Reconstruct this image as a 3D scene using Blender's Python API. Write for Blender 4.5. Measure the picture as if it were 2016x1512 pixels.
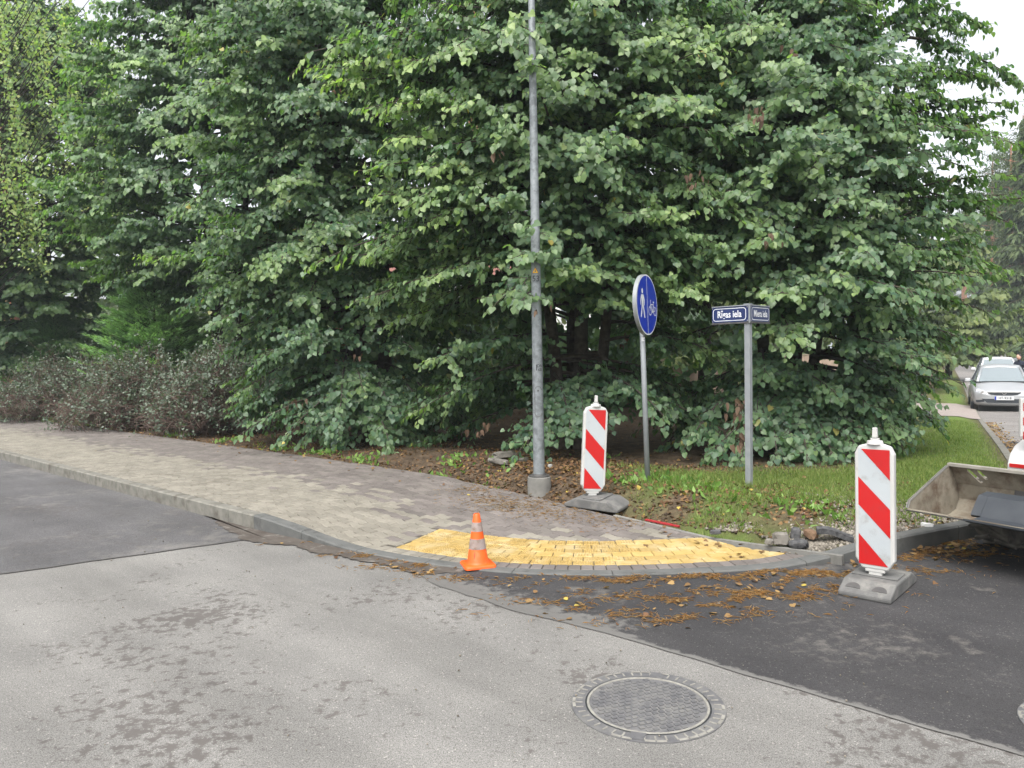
import bpy, bmesh, math, random
import numpy as np
from mathutils import Vector, Matrix
for o in list(bpy.data.objects): bpy.data.objects.remove(o)
random.seed(11); RNG = np.random.default_rng(11)
SC = bpy.context.scene; COL = SC.collection
R = math.radians

# ------------------------------------------------------------------ camera
CAM_H, PITCH, ROLL, FPX = 1.68, R(2.0), R(-1.0), 1456.0
CM = Matrix.Rotation(R(90) - PITCH, 3, 'X') @ Matrix.Rotation(ROLL, 3, 'Z')
cam_data = bpy.data.cameras.new('camera'); cam = bpy.data.objects.new('camera', cam_data); COL.objects.link(cam)
cam.matrix_world = Matrix.Translation((0, 0, CAM_H)) @ CM.to_4x4()
cam_data.sensor_width = 36; cam_data.lens = 36 * FPX / 2016; cam_data.clip_end = 3000; cam_data.clip_start = .05
SC.camera = cam
# ------------------------------------------------------------------ world, sun, exposure
W = bpy.data.worlds.new('World'); SC.world = W; W.use_nodes = True
wn = W.node_tree; wn.nodes.clear()
sky = wn.nodes.new('ShaderNodeTexSky'); sky.sky_type = 'NISHITA'; sky.sun_disc = False
SUN_EL, SUN_AZ = R(58), R(200)
sky.sun_elevation = SUN_EL; sky.sun_rotation = SUN_AZ; sky.air_density = 1.0; sky.dust_density = 6.0; sky.ozone_density = 1.0
hs = wn.nodes.new('ShaderNodeHueSaturation'); hs.inputs['Saturation'].default_value = .22
bg = wn.nodes.new('ShaderNodeBackground'); bg.inputs['Strength'].default_value = .15
wo = wn.nodes.new('ShaderNodeOutputWorld')
wn.links.new(sky.outputs[0], hs.inputs['Color']); wn.links.new(hs.outputs[0], bg.inputs[0]); wn.links.new(bg.outputs[0], wo.inputs[0])
sl = bpy.data.lights.new('sun', 'SUN'); sl.energy = .7; sl.angle = R(40); sl.color = (1, .97, .92)
so = bpy.data.objects.new('sun', sl); COL.objects.link(so)
sd = Vector((math.sin(SUN_AZ) * math.cos(SUN_EL), math.cos(SUN_AZ) * math.cos(SUN_EL), math.sin(SUN_EL)))
so.rotation_euler = sd.to_track_quat('Z', 'Y').to_euler(); so.location = sd * 60
SC.view_settings.view_transform = 'Standard'; SC.view_settings.look = 'None'; SC.view_settings.gamma = 1
SC.view_settings.exposure = 1.45
SC.render.engine = 'CYCLES'
SC.cycles.max_bounces = 8; SC.cycles.diffuse_bounces = 5; SC.cycles.transmission_bounces = 4; SC.cycles.use_denoising = True
SC.cycles.volume_bounces = 0

# ------------------------------------------------------------------ pixel helpers (photo pixel -> ray -> ground or depth)
def ray(u, v): return CM @ Vector(((u - 1008) / FPX, -(v - 756) / FPX, -1))
def px(u, v, z=0.0):
    d = ray(u, v); t = (z - CAM_H) / d.z
    return Vector((d.x * t, d.y * t, z))
def at(u, v, Y):
    d = ray(u, v); t = Y / d.y
    return Vector((d.x * t, Y, CAM_H + d.z * t))
CMI = np.array(CM.transposed())
def proj(P):
    q = (np.asarray(P) - np.array([0, 0, CAM_H])) @ CMI.T
    w = np.maximum(-q[:, 2], .01)
    return 1008 + FPX * q[:, 0] / w, 756 - FPX * q[:, 1] / w, -q[:, 2]

# ------------------------------------------------------------------ materials
MATS = {}
def nodes_of(name):
    m = bpy.data.materials.new(name); m.use_nodes = True; nt = m.node_tree
    b = nt.nodes['Principled BSDF']; return m, nt, b
def N(nt, kind, **kw):
    n = nt.nodes.new(kind)
    for k, v in kw.items():
        if k in n.inputs: n.inputs[k].default_value = v
        else: setattr(n, k, v)
    return n
def ramp(nt, fac, stops):
    r = nt.nodes.new('ShaderNodeValToRGB'); e = r.color_ramp.elements
    while len(e) < len(stops): e.new(.5)
    for el, (p, c) in zip(e, stops): el.position = p; el.color = (*c, 1) if len(c) == 3 else c
    nt.links.new(fac, r.inputs[0]); return r.outputs[0]
def mix(nt, fac, a, b, mode='MIX'):
    m = nt.nodes.new('ShaderNodeMix'); m.data_type = 'RGBA'; m.blend_type = mode
    for s, v in ((m.inputs[0], fac), (m.inputs[6], a), (m.inputs[7], b)):
        if isinstance(v, (int, float)): s.default_value = v
        elif isinstance(v, tuple): s.default_value = (*v, 1) if len(v) == 3 else v
        else: nt.links.new(v, s)
    return m.outputs[2]
def math_n(nt, op, a, b=0.0, clamp=False):
    m = nt.nodes.new('ShaderNodeMath'); m.operation = op; m.use_clamp = clamp
    for s, v in ((m.inputs[0], a), (m.inputs[1], b)):
        if isinstance(v, (int, float)): s.default_value = v
        else: nt.links.new(v, s)
    return m.outputs[0]
def geo_pos(nt): return nt.nodes.new('ShaderNodeNewGeometry').outputs['Position']
def noise(nt, scale, detail=4, rough=.55, vec=None, col=False):
    n = N(nt, 'ShaderNodeTexNoise', Scale=scale, Detail=detail, Roughness=rough)
    nt.links.new(vec if vec is not None else geo_pos(nt), n.inputs['Vector'])
    return n.outputs['Color' if col else 'Fac']
def bump(nt, b, h, strength=.3, dist=.01):
    n = N(nt, 'ShaderNodeBump', Strength=strength, Distance=dist); nt.links.new(h, n.inputs['Height']); nt.links.new(n.outputs[0], b.inputs['Normal'])
def mat(name, c1, c2=None, scale=8, rough=.7, metal=0, bstr=0, bscale=60, spec=.4, dirt=None, dscale=3, dlo=.5, dhi=.75, rnd=0):
    """plain surface: two-tone noise, optional dirt blotches, optional per-piece variation"""
    if name in MATS: return MATS[name]
    m, nt, b = nodes_of(name)
    b.inputs['Roughness'].default_value = rough; b.inputs['Metallic'].default_value = metal
    b.inputs['Specular IOR Level'].default_value = spec
    c = None
    if c2 is not None:
        c = ramp(nt, noise(nt, scale, 5), [(.3, c1), (.7, c2)])
    else:
        n0 = nt.nodes.new('ShaderNodeRGB'); n0.outputs[0].default_value = (*c1, 1); c = n0.outputs[0]
    if dirt:
        f = ramp(nt, noise(nt, dscale, 6, .65), [(dlo, (0, 0, 0)), (dhi, (1, 1, 1))])
        c = mix(nt, f, c, dirt)
    if rnd:
        g = nt.nodes.new('ShaderNodeNewGeometry'); oi = nt.nodes.new('ShaderNodeObjectInfo')
        r = math_n(nt, 'FRACT', math_n(nt, 'ADD', g.outputs['Random Per Island'], oi.outputs['Random']))
        v = math_n(nt, 'ADD', math_n(nt, 'MULTIPLY', r, 2 * rnd), 1 - rnd)
        h = N(nt, 'ShaderNodeHueSaturation'); nt.links.new(c, h.inputs['Color']); nt.links.new(v, h.inputs['Value']); c = h.outputs[0]
    nt.links.new(c, b.inputs['Base Color'])
    if bstr: bump(nt, b, noise(nt, bscale, 4), bstr, .004)
    MATS[name] = m; return m

def asphalt(name, base1, base2, patch, lo_hi, speck=.5, dust=None, dusts=(.55, .7), seam_col=None):
    m, nt, b = nodes_of(name)
    b.inputs['Roughness'].default_value = .85; b.inputs['Specular IOR Level'].default_value = .3
    c = ramp(nt, noise(nt, 1.3, 5), [(.3, base1), (.7, base2)])
    # aggregate grain
    g1 = noise(nt, 170, 2, .7); c = mix(nt, ramp(nt, g1, [(.42, (1, 1, 1)), (.52, (0, 0, 0))]), c, mix(nt, 1, c, (.5, .5, .5), 'MULTIPLY')); c = mix(nt, ramp(nt, noise(nt, 60, 3, .7), [(.35, (1, 1, 1)), (.48, (0, 0, 0))]), c, mix(nt, 1, c, (.72, .71, .70), 'MULTIPLY'))
    vo = N(nt, 'ShaderNodeTexVoronoi', Scale=55); nt.links.new(geo_pos(nt), vo.inputs['Vector'])
    chip = math_n(nt, 'MULTIPLY', ramp(nt, vo.outputs['Distance'], [(.0, (1, 1, 1)), (.3, (0, 0, 0))]), ramp(nt, noise(nt, 38, 2), [(.5, (0, 0, 0)), (.56, (1, 1, 1))]))
    c = mix(nt, math_n(nt, 'MULTIPLY', chip, speck), c, (.40, .385, .35))
    # flaking dark patches, clustered
    big = noise(nt, .75, 3); fine = noise(nt, 14, 8, .7)
    f = math_n(nt, 'MULTIPLY', math_n(nt, 'ADD', math_n(nt, 'MULTIPLY', big, .9), fine), .5)
    mask = ramp(nt, f, [(lo_hi[0] / 2, (0, 0, 0)), (lo_hi[1] / 2, (1, 1, 1))])
    c = mix(nt, mask, c, patch)
    if dust:
        d = ramp(nt, math_n(nt, 'ADD', math_n(nt, 'MULTIPLY', noise(nt, .55, 3), .6), math_n(nt, 'MULTIPLY', noise(nt, 6, 8, .7), .5)), [(dusts[0], (0, 0, 0)), (dusts[1], (1, 1, 1))])
        c = mix(nt, math_n(nt, 'MULTIPLY', d, .7), c, dust)
    if seam_col:
        sa_ = N(nt, 'ShaderNodeAttribute', attribute_name='seam')
        k_ = ramp(nt, math_n(nt, 'ADD', math_n(nt, 'MULTIPLY', sa_.outputs['Fac'], .42), math_n(nt, 'MULTIPLY', noise(nt, 13, 8, .72), .62)), [(.52, (0, 0, 0)), (.62, (1, 1, 1))])
        c = mix(nt, math_n(nt, 'MULTIPLY', k_, .8), c, seam_col)
    # wear streaks along the direction of traffic
    mp_ = N(nt, 'ShaderNodeMapping'); mp_.vector_type = 'TEXTURE'; mp_.inputs['Rotation'].default_value = (0, 0, math.atan2(.667, -.745)); mp_.inputs['Scale'].default_value = (5.0, .55, 1); nt.links.new(geo_pos(nt), mp_.inputs['Vector'])
    st_ = noise(nt, 1.0, 5, .6, mp_.outputs[0]); c = mix(nt, 1, c, ramp(nt, st_, [(.3, (.82, .81, .80)), (.7, (1.16, 1.15, 1.14))]), 'MULTIPLY')
    nt.links.new(c, b.inputs['Base Color'])
    h = math_n(nt, 'ADD', noise(nt, 190, 2), math_n(nt, 'MULTIPLY', noise(nt, 45, 3), .7))
    bump(nt, b, h, .35, .004)
    return m
M_OLD = asphalt('old_asphalt', (.160, .157, .150), (.208, .204, .193), (.085, .079, .074), (1.035, 1.10), .85)
M_NEW = asphalt('new_asphalt', (.032, .0315, .0335), (.050, .049, .0505), (.085, .081, .076), (1.06, 1.25), .32, (.16, .15, .135), (.62, .74), (.13, .127, .12))
M_MID = asphalt('mid_asphalt', (.082, .081, .084), (.112, .110, .113), (.062, .057, .055), (.98, 1.2), .35, (.16, .152, .14), (.57, .72))
M_DIRT = mat('gutter_dirt', (.055, .046, .039), (.085, .074, .064), 5, .95, 0, .4, 120, .2, (.16, .15, .135), 7, .55, .7)
M_FAR = asphalt('far_asphalt', (.19, .18, .172), (.235, .222, .21), (.15, .142, .135), (1.05, 1.2), .2)

def leaf_mat(name, dark, light, young, transl=.35, rough=.42, spec=.5, odd=None):
    m, nt, b = nodes_of(name)
    g = nt.nodes.new('ShaderNodeNewGeometry'); at_ = N(nt, 'ShaderNodeAttribute', attribute_name='tone')
    oi = nt.nodes.new('ShaderNodeObjectInfo')
    r = math_n(nt, 'FRACT', math_n(nt, 'ADD', g.outputs['Random Per Island'], oi.outputs['Random']))
    c = mix(nt, r, dark, light); c = mix(nt, at_.outputs['Fac'], c, young)
    if odd: c = mix(nt, ramp(nt, r, [(odd[0], (0, 0, 0)), (odd[0] + .002, (1, 1, 1))]), c, odd[1])
    b.inputs['Roughness'].default_value = rough; b.inputs['Specular IOR Level'].default_value = spec
    nt.links.new(c, b.inputs['Base Color'])
    tr = nt.nodes.new('ShaderNodeBsdfTranslucent')
    nt.links.new(mix(nt, 1, c, (1.6, 2.0, .7), 'MULTIPLY'), tr.inputs['Color'])
    ms = nt.nodes.new('ShaderNodeMixShader'); ms.inputs[0].default_value = transl
    nt.links.new(b.outputs[0], ms.inputs[1]); nt.links.new(tr.outputs[0], ms.inputs[2])
    nt.links.new(ms.outputs[0], nt.nodes['Material Output'].inputs['Surface'])
    MATS[name] = m; return m
M_LIND = leaf_mat('linden_leaf', (.038, .088, .052), (.086, .158, .084), (.27, .36, .12), .40, .45, .5, (.9965, (.36, .29, .06)))  # palest tone: young leaves, plus sky light put into the leaf colour
M_LIND2 = leaf_mat('linden_leaf_dark', (.042, .092, .054), (.088, .158, .08), (.25, .35, .12), .40, .45, .5)
M_BIRCH = leaf_mat('birch_leaf', (.15, .25, .11), (.25, .34, .15), (.40, .41, .16), .45, .5, .4)
M_THUJA = leaf_mat('thuja_spray', (.05, .11, .06), (.095, .185, .095), (.22, .35, .17), .35, .6, .3)
M_SHRUB = leaf_mat('shrub_leaf', (.045, .07, .045), (.075, .105, .068), (.115, .14, .10), .2, .5, .5)
M_SPRUCE = leaf_mat('spruce_needle', (.03, .055, .025), (.07, .10, .04), (.12, .15, .06), .15, .7, .2)
M_FARLEAF = leaf_mat('far_leaf', (.05, .085, .035), (.11, .15, .06), (.2, .22, .08), .3, .6, .3)
M_GRASS = leaf_mat('grass_blade', (.075, .125, .024), (.135, .205, .042), (.22, .24, .08), .3, .6, .3)
M_LITTER = leaf_mat('dry_leaf', (.055, .028, .014), (.14, .075, .040), (.26, .17, .07), .1, .8, .2, (.97, (.34, .26, .06)))
M_DRIED = leaf_mat('dried_leaf', (.045, .028, .019), (.12, .078, .052), (.2, .14, .09), .1, .8, .2)
M_NEEDLE = leaf_mat('dry_needle', (.20, .09, .028), (.35, .18, .06), (.42, .29, .14), .1, .8, .2)
M_WEED = leaf_mat('weed_leaf', (.06, .13, .025), (.13, .24, .05), (.2, .3, .08), .3, .5, .3)
M_BARK = mat('bark', (.022, .018, .014), (.07, .058, .045), 14, .95, 0, .8, 25)
M_TWIG = mat('twig', (.035, .026, .018), (.075, .055, .04), 6, .9)
M_SHTWIG = mat('shrub_twig', (.065, .044, .036), (.145, .102, .082), 5, .95)
M_PINEBARK = mat('pine_bark', (.16, .075, .04), (.30, .16, .10), 7, .95, 0, .9, 14)
M_SOIL = None
M_GALV = mat('galvanised', (.15, .168, .175), (.235, .255, .262), 22, .5, .3, 0, 60, .5, (.12, .132, .138), 9, .5, .62)
M_GALV2 = mat('galvanised_post', (.19, .205, .215), (.24, .255, .262), 9, .5, .3)
M_CONC = mat('concrete', (.13, .127, .116), (.19, .185, .168), 7, .9, 0, .4, 70, .3, (.09, .085, .075), 3, .55, .75)
M_KERB = mat('kerb_concrete', (.115, .112, .098), (.175, .168, .145), 9, .9, 0, .5, 60, .3, (.08, .072, .058), 5, .5, .7)
M_KERBD = mat('new_kerb_concrete', (.075, .078, .075), (.108, .108, .103), 6, .9, 0, .4, 80, .3, (.055, .055, .052), 4, .55, .7)
M_CREAM = mat('cream_paver', (.150, .138, .114), (.195, .181, .150), 3.0, .9, 0, .5, 90, .3, (.12, .108, .088), 2.2, .55, .75, .14)
M_PURP = mat('purple_paver', (.098, .086, .079), (.138, .122, .112), 3.0, .9, 0, .5, 90, .3, (.125, .115, .10), 2.0, .52, .8, .16)
M_YEL = mat('yellow_paver', (.27, .182, .055), (.33, .24, .09), 6, .85, 0, .5, 90, .3, (.36, .295, .165), 5, .48, .72, .13)
M_JOINT = mat('joint_sand', (.042, .037, .030), (.07, .061, .05), 20, .95)
M_RED = mat('red_sheeting', (.34, .005, .006), (.38, .008, .008), 3, .35, 0, 0, 60, .5, (.26, .03, .028), 9, .58, .8)
M_WHITE = mat('white_sheeting', (.31, .335, .35), (.35, .375, .385), 3, .35, 0, 0, 60, .5, (.22, .215, .19), 7, .58, .78)
M_WPLAS = mat('white_plastic', (.36, .357, .34), (.42, .416, .40), 5, .45, 0, 0, 60, .5, (.24, .23, .2), 9, .62, .8)
M_RUBBER = mat('recycled_rubber', (.075, .075, .073), (.125, .123, .118), 9, .85, 0, .5, 60, .3, (.18, .175, .16), 5, .52, .72)
M_ORANGE = mat('orange_plastic', (.62, .075, .006), (.68, .10, .01), 5, .5, 0, 0, 60, .4, (.5, .14, .05), 8, .6, .8)
M_BAND = mat('dirty_reflective_band', (.21, .16, .14), (.28, .235, .22), 12, .6, 0, 0, 60, .3, (.14, .09, .06), 18, .5, .7)
M_BLUE = mat('blue_sheeting', (.003, .02, .28), (.004, .024, .32), 3, .3, 0, 0, 60, .5)
M_NAVY = mat('navy_enamel', (.006, .016, .072), (.009, .022, .088), 3, .3, 0, 0, 60, .5)
M_SIGNW = mat('white_print', (.55, .56, .57), None, 3, .4)
M_BLACK = mat('black_print', (.02, .022, .025), None, 3, .5)
M_WARN = mat('warning_yellow', (.8, .42, .02), None, 3, .5)
M_IRON = mat('cast_iron', (.075, .075, .08), (.12, .118, .12), 20, .7, .2, .3, 120, .4, (.15, .147, .14), 8, .45, .65)
M_IRONRIM = mat('dusty_iron_rim', (.15, .145, .13), (.24, .232, .205), 25, .9, 0, .3, 120, .3)
M_BUCKET = mat('muddy_steel', (.13, .115, .088), (.235, .21, .165), 6, .85, .1, .6, 40, .3, (.075, .048, .03), 5, .46, .68)
M_BARE = mat('bare_steel', (.27, .265, .25), (.36, .355, .34), 9, .45, .6)
M_DARKPL = mat('dark_plastic', (.022, .026, .032), (.035, .04, .046), 6, .55)
M_TYRE = mat('tyre', (.05, .047, .042), (.17, .155, .13), 12, .9, 0, .3, 60)
M_LOADER = mat('white_machine_paint', (.5, .5, .49), (.55, .55, .54), 4, .4, 0, 0, 60, .5)
M_DSTEEL = mat('dark_steel', (.06, .06, .06), (.11, .105, .10), 8, .6, .5)
M_SILVER = mat('silver_paint', (.36, .37, .38), (.40, .41, .42), 2, .32, .5)
M_CARWH = mat('white_car_paint', (.55, .56, .57), None, 2, .25)
M_GLASS = None
M_BOARD = mat('fence_board', (.26, .2, .15), (.33, .26, .2), 5, .85, 0, 0, 60, .3, None, 3, .5, .7, .08)
M_WALL = mat('house_white', (.72, .72, .70), (.78, .78, .76), 3, .8)
M_ROOF = mat('house_roof', (.14, .06, .045), (.2, .09, .07), 9, .85)
M_STONE = mat('grey_stone', (.10, .092, .08), (.18, .168, .148), 9, .95, 0, .8, 40, .2)
M_TAR = mat('tar_chunk', (.03, .03, .032), (.10, .10, .10), 25, .95, 0, .9, 70, .2)
M_GRAVEL = mat('gravel', (.10, .088, .07), (.21, .19, .16), 12, .95, 0, 0, 60, .2, None, 3, .5, .7, .45)
def glass(name, col, rough=.06):
    m, nt, b = nodes_of(name); b.inputs['Base Color'].default_value = (*col, 1); b.inputs['Roughness'].default_value = rough
    b.inputs['Specular IOR Level'].default_value = .9; b.inputs['Coat Weight'].default_value = .6; MATS[name] = m; return m
M_GLASS = glass('car_glass', (.16, .19, .20)); M_LENS = glass('lamp_lens', (.55, .57, .6), .12); M_WINDOW = glass('window_glass', (.06, .08, .09))

# ------------------------------------------------------------------ object helpers
def tag(o, label=None, cat=None, group=None, kind=None):
    for k, v in (('label', label), ('category', cat), ('group', group), ('kind', kind)):
        if v: o[k] = v
    return o
def empty(name, loc=(0, 0, 0), rz=0, label=None, cat=None, group=None):
    o = bpy.data.objects.new(name, None); COL.objects.link(o); o.location = loc; o.rotation_euler.z = rz
    return tag(o, label, cat, group)
def link(name, me, m, parent=None, smooth=False):
    if m is not None and not me.materials: me.materials.append(m)
    o = bpy.data.objects.new(name, me); COL.objects.link(o)
    if parent is not None: o.parent = parent
    if smooth: me.polygons.foreach_set('use_smooth', [True] * len(me.polygons))
    return o
def np_mesh(name, V, F):
    """V (n,3), F (m,k) constant k"""
    me = bpy.data.meshes.new(name); V = np.asarray(V, np.float32); F = np.asarray(F, np.int32)
    me.vertices.add(len(V)); me.vertices.foreach_set('co', V.ravel())
    k = F.shape[1]; me.loops.add(F.size); me.loops.foreach_set('vertex_index', F.ravel())
    me.polygons.add(len(F)); me.polygons.foreach_set('loop_start', np.arange(0, F.size, k, dtype=np.int32))
    me.update(calc_edges=True); return me
class MB:
    def __init__(s): s.v = []; s.f = []
    def add(s, vs, fs):
        n = len(s.v); s.v += [tuple(p) for p in vs]; s.f += [tuple(i + n for i in f) for f in fs]; return s
    def box(s, c, d, rz=0, M=None, taper=1.0):
        x, y, z = (k / 2 for k in d); vs = []
        for sz in (-1, 1):
            t = taper if sz > 0 else 1
            for sx, sy in ((-1, -1), (1, -1), (1, 1), (-1, 1)): vs.append(Vector((sx * x * t, sy * y * t, sz * z)))
        Rm = Matrix.Rotation(rz, 3, 'Z') if M is None else M
        vs = [Rm @ p + Vector(c) for p in vs]
        return s.add(vs, [(0, 3, 2, 1), (4, 5, 6, 7), (0, 1, 5, 4), (1, 2, 6, 5), (2, 3, 7, 6), (3, 0, 4, 7)])
    def tube(s, pts, rad, n=8, cap=True):
        pts = [Vector(p) for p in pts]; rad = rad if isinstance(rad, (list, tuple)) else [rad] * len(pts)
        vs = []; a = None
        for i, p in enumerate(pts):
            t = (pts[min(i + 1, len(pts) - 1)] - pts[max(i - 1, 0)]).normalized()
            if a is None: a = t.orthogonal().normalized()
            a = (a - t * a.dot(t)).normalized(); b = t.cross(a)
            for k in range(n):
                an = 2 * math.pi * k / n; vs.append(p + (a * math.cos(an) + b * math.sin(an)) * rad[i])
        fs = [(i * n + k, i * n + (k + 1) % n, (i + 1) * n + (k + 1) % n, (i + 1) * n + k) for i in range(len(pts) - 1) for k in range(n)]
        if cap: fs += [tuple(range(n))[::-1], tuple((len(pts) - 1) * n + k for k in range(n))]
        return s.add(vs, fs)
    def lathe(s, prof, n=24, c=(0, 0, 0), cap=True, a0=0, a1=2 * math.pi):
        full = abs(a1 - a0 - 2 * math.pi) < 1e-6; m = n if full else n + 1; vs = []
        for (r, z) in prof:
            for k in range(m):
                an = a0 + (a1 - a0) * k / n; vs.append((c[0] + r * math.cos(an), c[1] + r * math.sin(an), c[2] + z))
        fs = []
        for i in range(len(prof) - 1):
            for k in range(n if full else n):
                k2 = (k + 1) % m; fs.append((i * m + k, i * m + k2, (i + 1) * m + k2, (i + 1) * m + k))
        if cap: fs += [tuple(range(m))[::-1], tuple((len(prof) - 1) * m + k for k in range(m))]
        return s.add(vs, fs)
    def prism(s, poly, o, ax, ay, an, h0, h1, inset=0):
        """poly 2D in axes ax, ay at o, from h0 to h1 along an"""
        o, ax, ay, an = Vector(o), Vector(ax), Vector(ay), Vector(an); n = len(poly)
        vs = [o + ax * p[0] + ay * p[1] + an * h0 for p in poly]
        if inset:
            cx = sum(p[0] for p in poly) / n; cy = sum(p[1] for p in poly) / n
            q = []
            for p in poly:
                d = math.hypot(p[0] - cx, p[1] - cy) or 1; k = max(0, 1 - inset / d); q.append((cx + (p[0] - cx) * k, cy + (p[1] - cy) * k))
            vs += [o + ax * p[0] + ay * p[1] + an * (h1 - inset) for p in poly]; vs += [o + ax * p[0] + ay * p[1] + an * h1 for p in q]
            fs = [tuple(range(n))[::-1], tuple(range(2 * n, 3 * n))]
            for b in (0, n): fs += [(b + i, b + (i + 1) % n, b + n + (i + 1) % n, b + n + i) for i in range(n)]
        else:
            vs += [o + ax * p[0] + ay * p[1] + an * h1 for p in poly]
            fs = [tuple(range(n))[::-1], tuple(range(n, 2 * n))] + [(i, (i + 1) % n, n + (i + 1) % n, n + i) for i in range(n)]
        return s.add(vs, fs)
    def mesh(s, name):
        me = bpy.data.meshes.new(name); me.from_pydata([tuple(p) for p in s.v], [], s.f); me.update(); return me
    def build(s, name, m, parent=None, smooth=False, fix=True):
        me = s.mesh(name)
        if fix:
            b = bmesh.new(); b.from_mesh(me); bmesh.ops.recalc_face_normals(b, faces=b.faces); b.to_mesh(me); b.free()
        return link(name, me, m, parent, smooth)
def autosmooth(o, ang=40):
    me = o.data; me.polygons.foreach_set('use_smooth', [True] * len(me.polygons)); me.set_sharp_from_angle(angle=R(ang)); return o
def bev(o, w=.005, seg=2):
    b = o.modifiers.new('bevel', 'BEVEL'); b.width = w; b.segments = seg; b.limit_method = 'ANGLE'; b.angle_limit = R(40); return o
def text_mesh(txt, size, bold=0.0, sx=1.0, align='CENTER'):
    cu = bpy.data.curves.new('lettering', 'FONT'); cu.body = txt; cu.size = size; cu.align_x = align; cu.align_y = 'CENTER'; cu.offset = bold; cu.resolution_u = 3
    o = bpy.data.objects.new('lettering', cu); COL.objects.link(o); bpy.context.view_layer.update()
    me = bpy.data.meshes.new_from_object(o.evaluated_get(bpy.context.evaluated_depsgraph_get())); bpy.data.objects.remove(o); bpy.data.curves.remove(cu)
    for v in me.vertices: v.co.x *= sx
    me.materials.clear(); return me
def place_flat(me, o, ax, ay, an, h=0.0):
    o, ax, ay, an = Vector(o), Vector(ax), Vector(ay), Vector(an)
    for v in me.vertices: v.co = o + ax * v.co.x + ay * v.co.y + an * (h + v.co.z)
    me.update(); return me

# ------------------------------------------------------------------ layout curves
MAIN = Vector((-.745, .667)).normalized()            # direction of the main road, going away to the left
SIDE = Vector((.505, .863)).normalized()             # direction of the side road, going away to the right
def catmull(P, step):
    out = []
    P = [Vector(p) for p in P]; P = [P[0] * 2 - P[1]] + P + [P[-1] * 2 - P[-2]]
    for i in range(1, len(P) - 2):
        far = min(P[i].length, P[i + 1].length)
        n = max(1, int((P[i + 1] - P[i]).length / (step if far < 11 else step * 5 if far < 25 else 3.0)))
        for k in range(n):
            t = k / n; a, b, c, d = P[i - 1:i + 3]
            out.append(.5 * ((2 * b) + (c - a) * t + (2 * a - 5 * b + 4 * c - d) * t * t + (3 * b - a - 3 * c + d) * t ** 3))
    out.append(P[-2]); return out
k0 = px(500, 1043).xy
kp = [k0 + MAIN * t for t in (70, 50, 35, 24, 16, 10, 6, 3.5, 1.6)] + [k0]
kp += [px(u, v).xy for u, v in ((580, 1061), (650, 1077), (720, 1092), (800, 1107), (900, 1121), (1000, 1131), (1100, 1135), (1200, 1136), (1300, 1134), (1400, 1130), (1500, 1124), (1600, 1115), (1690, 1104), (1780, 1088), (1860, 1071), (1937, 1053))]
e0 = Vector((8.4, 12.5))
kp += [Vector((5.35, 7.75)), Vector((6.75, 9.75)), e0] + [e0 + SIDE * t for t in (5, 12, 22, 40, 70, 120, 200, 300)]
KERB = catmull(kp, .07)
KA = np.array([[p.x, p.y] for p in KERB]); KS = np.concatenate([[0], np.cumsum(np.hypot(*np.diff(KA, axis=0).T))])
KS -= KS[np.argmin(np.hypot(*(KA - np.array(k0)).T))]
bk0 = px(450, 879, .13).xy
bp = [bk0 + MAIN * t for t in (66, 40, 25, 15, 8, 4)] + [bk0] + [px(u, v, z).xy for u, v, z in ((640, 905, .13), (900, 945, .12), (1040, 973, .12), (1150, 1000, .11), (1230, 1016, .10), (1320, 1034, .08), (1400, 1053, .07), (1500, 1074, .06), (1600, 1094, .05), (1660, 1101, .05))]
BACK = catmull(bp, .12); BA = np.array([[p.x, p.y] for p in BACK])
def poly_near(P, A):
    """nearest segment: (index float s param idx+t, signed distance; left of travel positive)"""
    P = np.atleast_2d(np.asarray(P, float)); D = np.full(len(P), 1e9); S = np.zeros(len(P)); SG = np.zeros(len(P))
    a = A[:-1]; d = A[1:] - a; L2 = (d ** 2).sum(1)
    for c0 in range(0, len(P), 2000):
        p = P[c0:c0 + 2000][:, None, :] - a[None]; t = np.clip((p * d[None]).sum(2) / L2[None], 0, 1)
        q = p - d[None] * t[..., None]; dd = (q ** 2).sum(2); i = dd.argmin(1); r = np.arange(len(i))
        D[c0:c0 + 2000] = np.sqrt(dd[r, i]); S[c0:c0 + 2000] = i + t[r, i]
        pi = p[r, i]; SG[c0:c0 + 2000] = np.sign(d[i, 0] * pi[:, 1] - d[i, 1] * pi[:, 0])
    return S, D * np.where(SG == 0, 1, SG)
KN = np.array([i for i in range(len(KA))])
def kerb_x(P):
    i, d = poly_near(P, KA); return np.interp(i, KN, KS), d               # d > 0 on the pavement side
def back_x(P): return poly_near(P, BA)[1]                                 # d > 0 beyond the pavement
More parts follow.
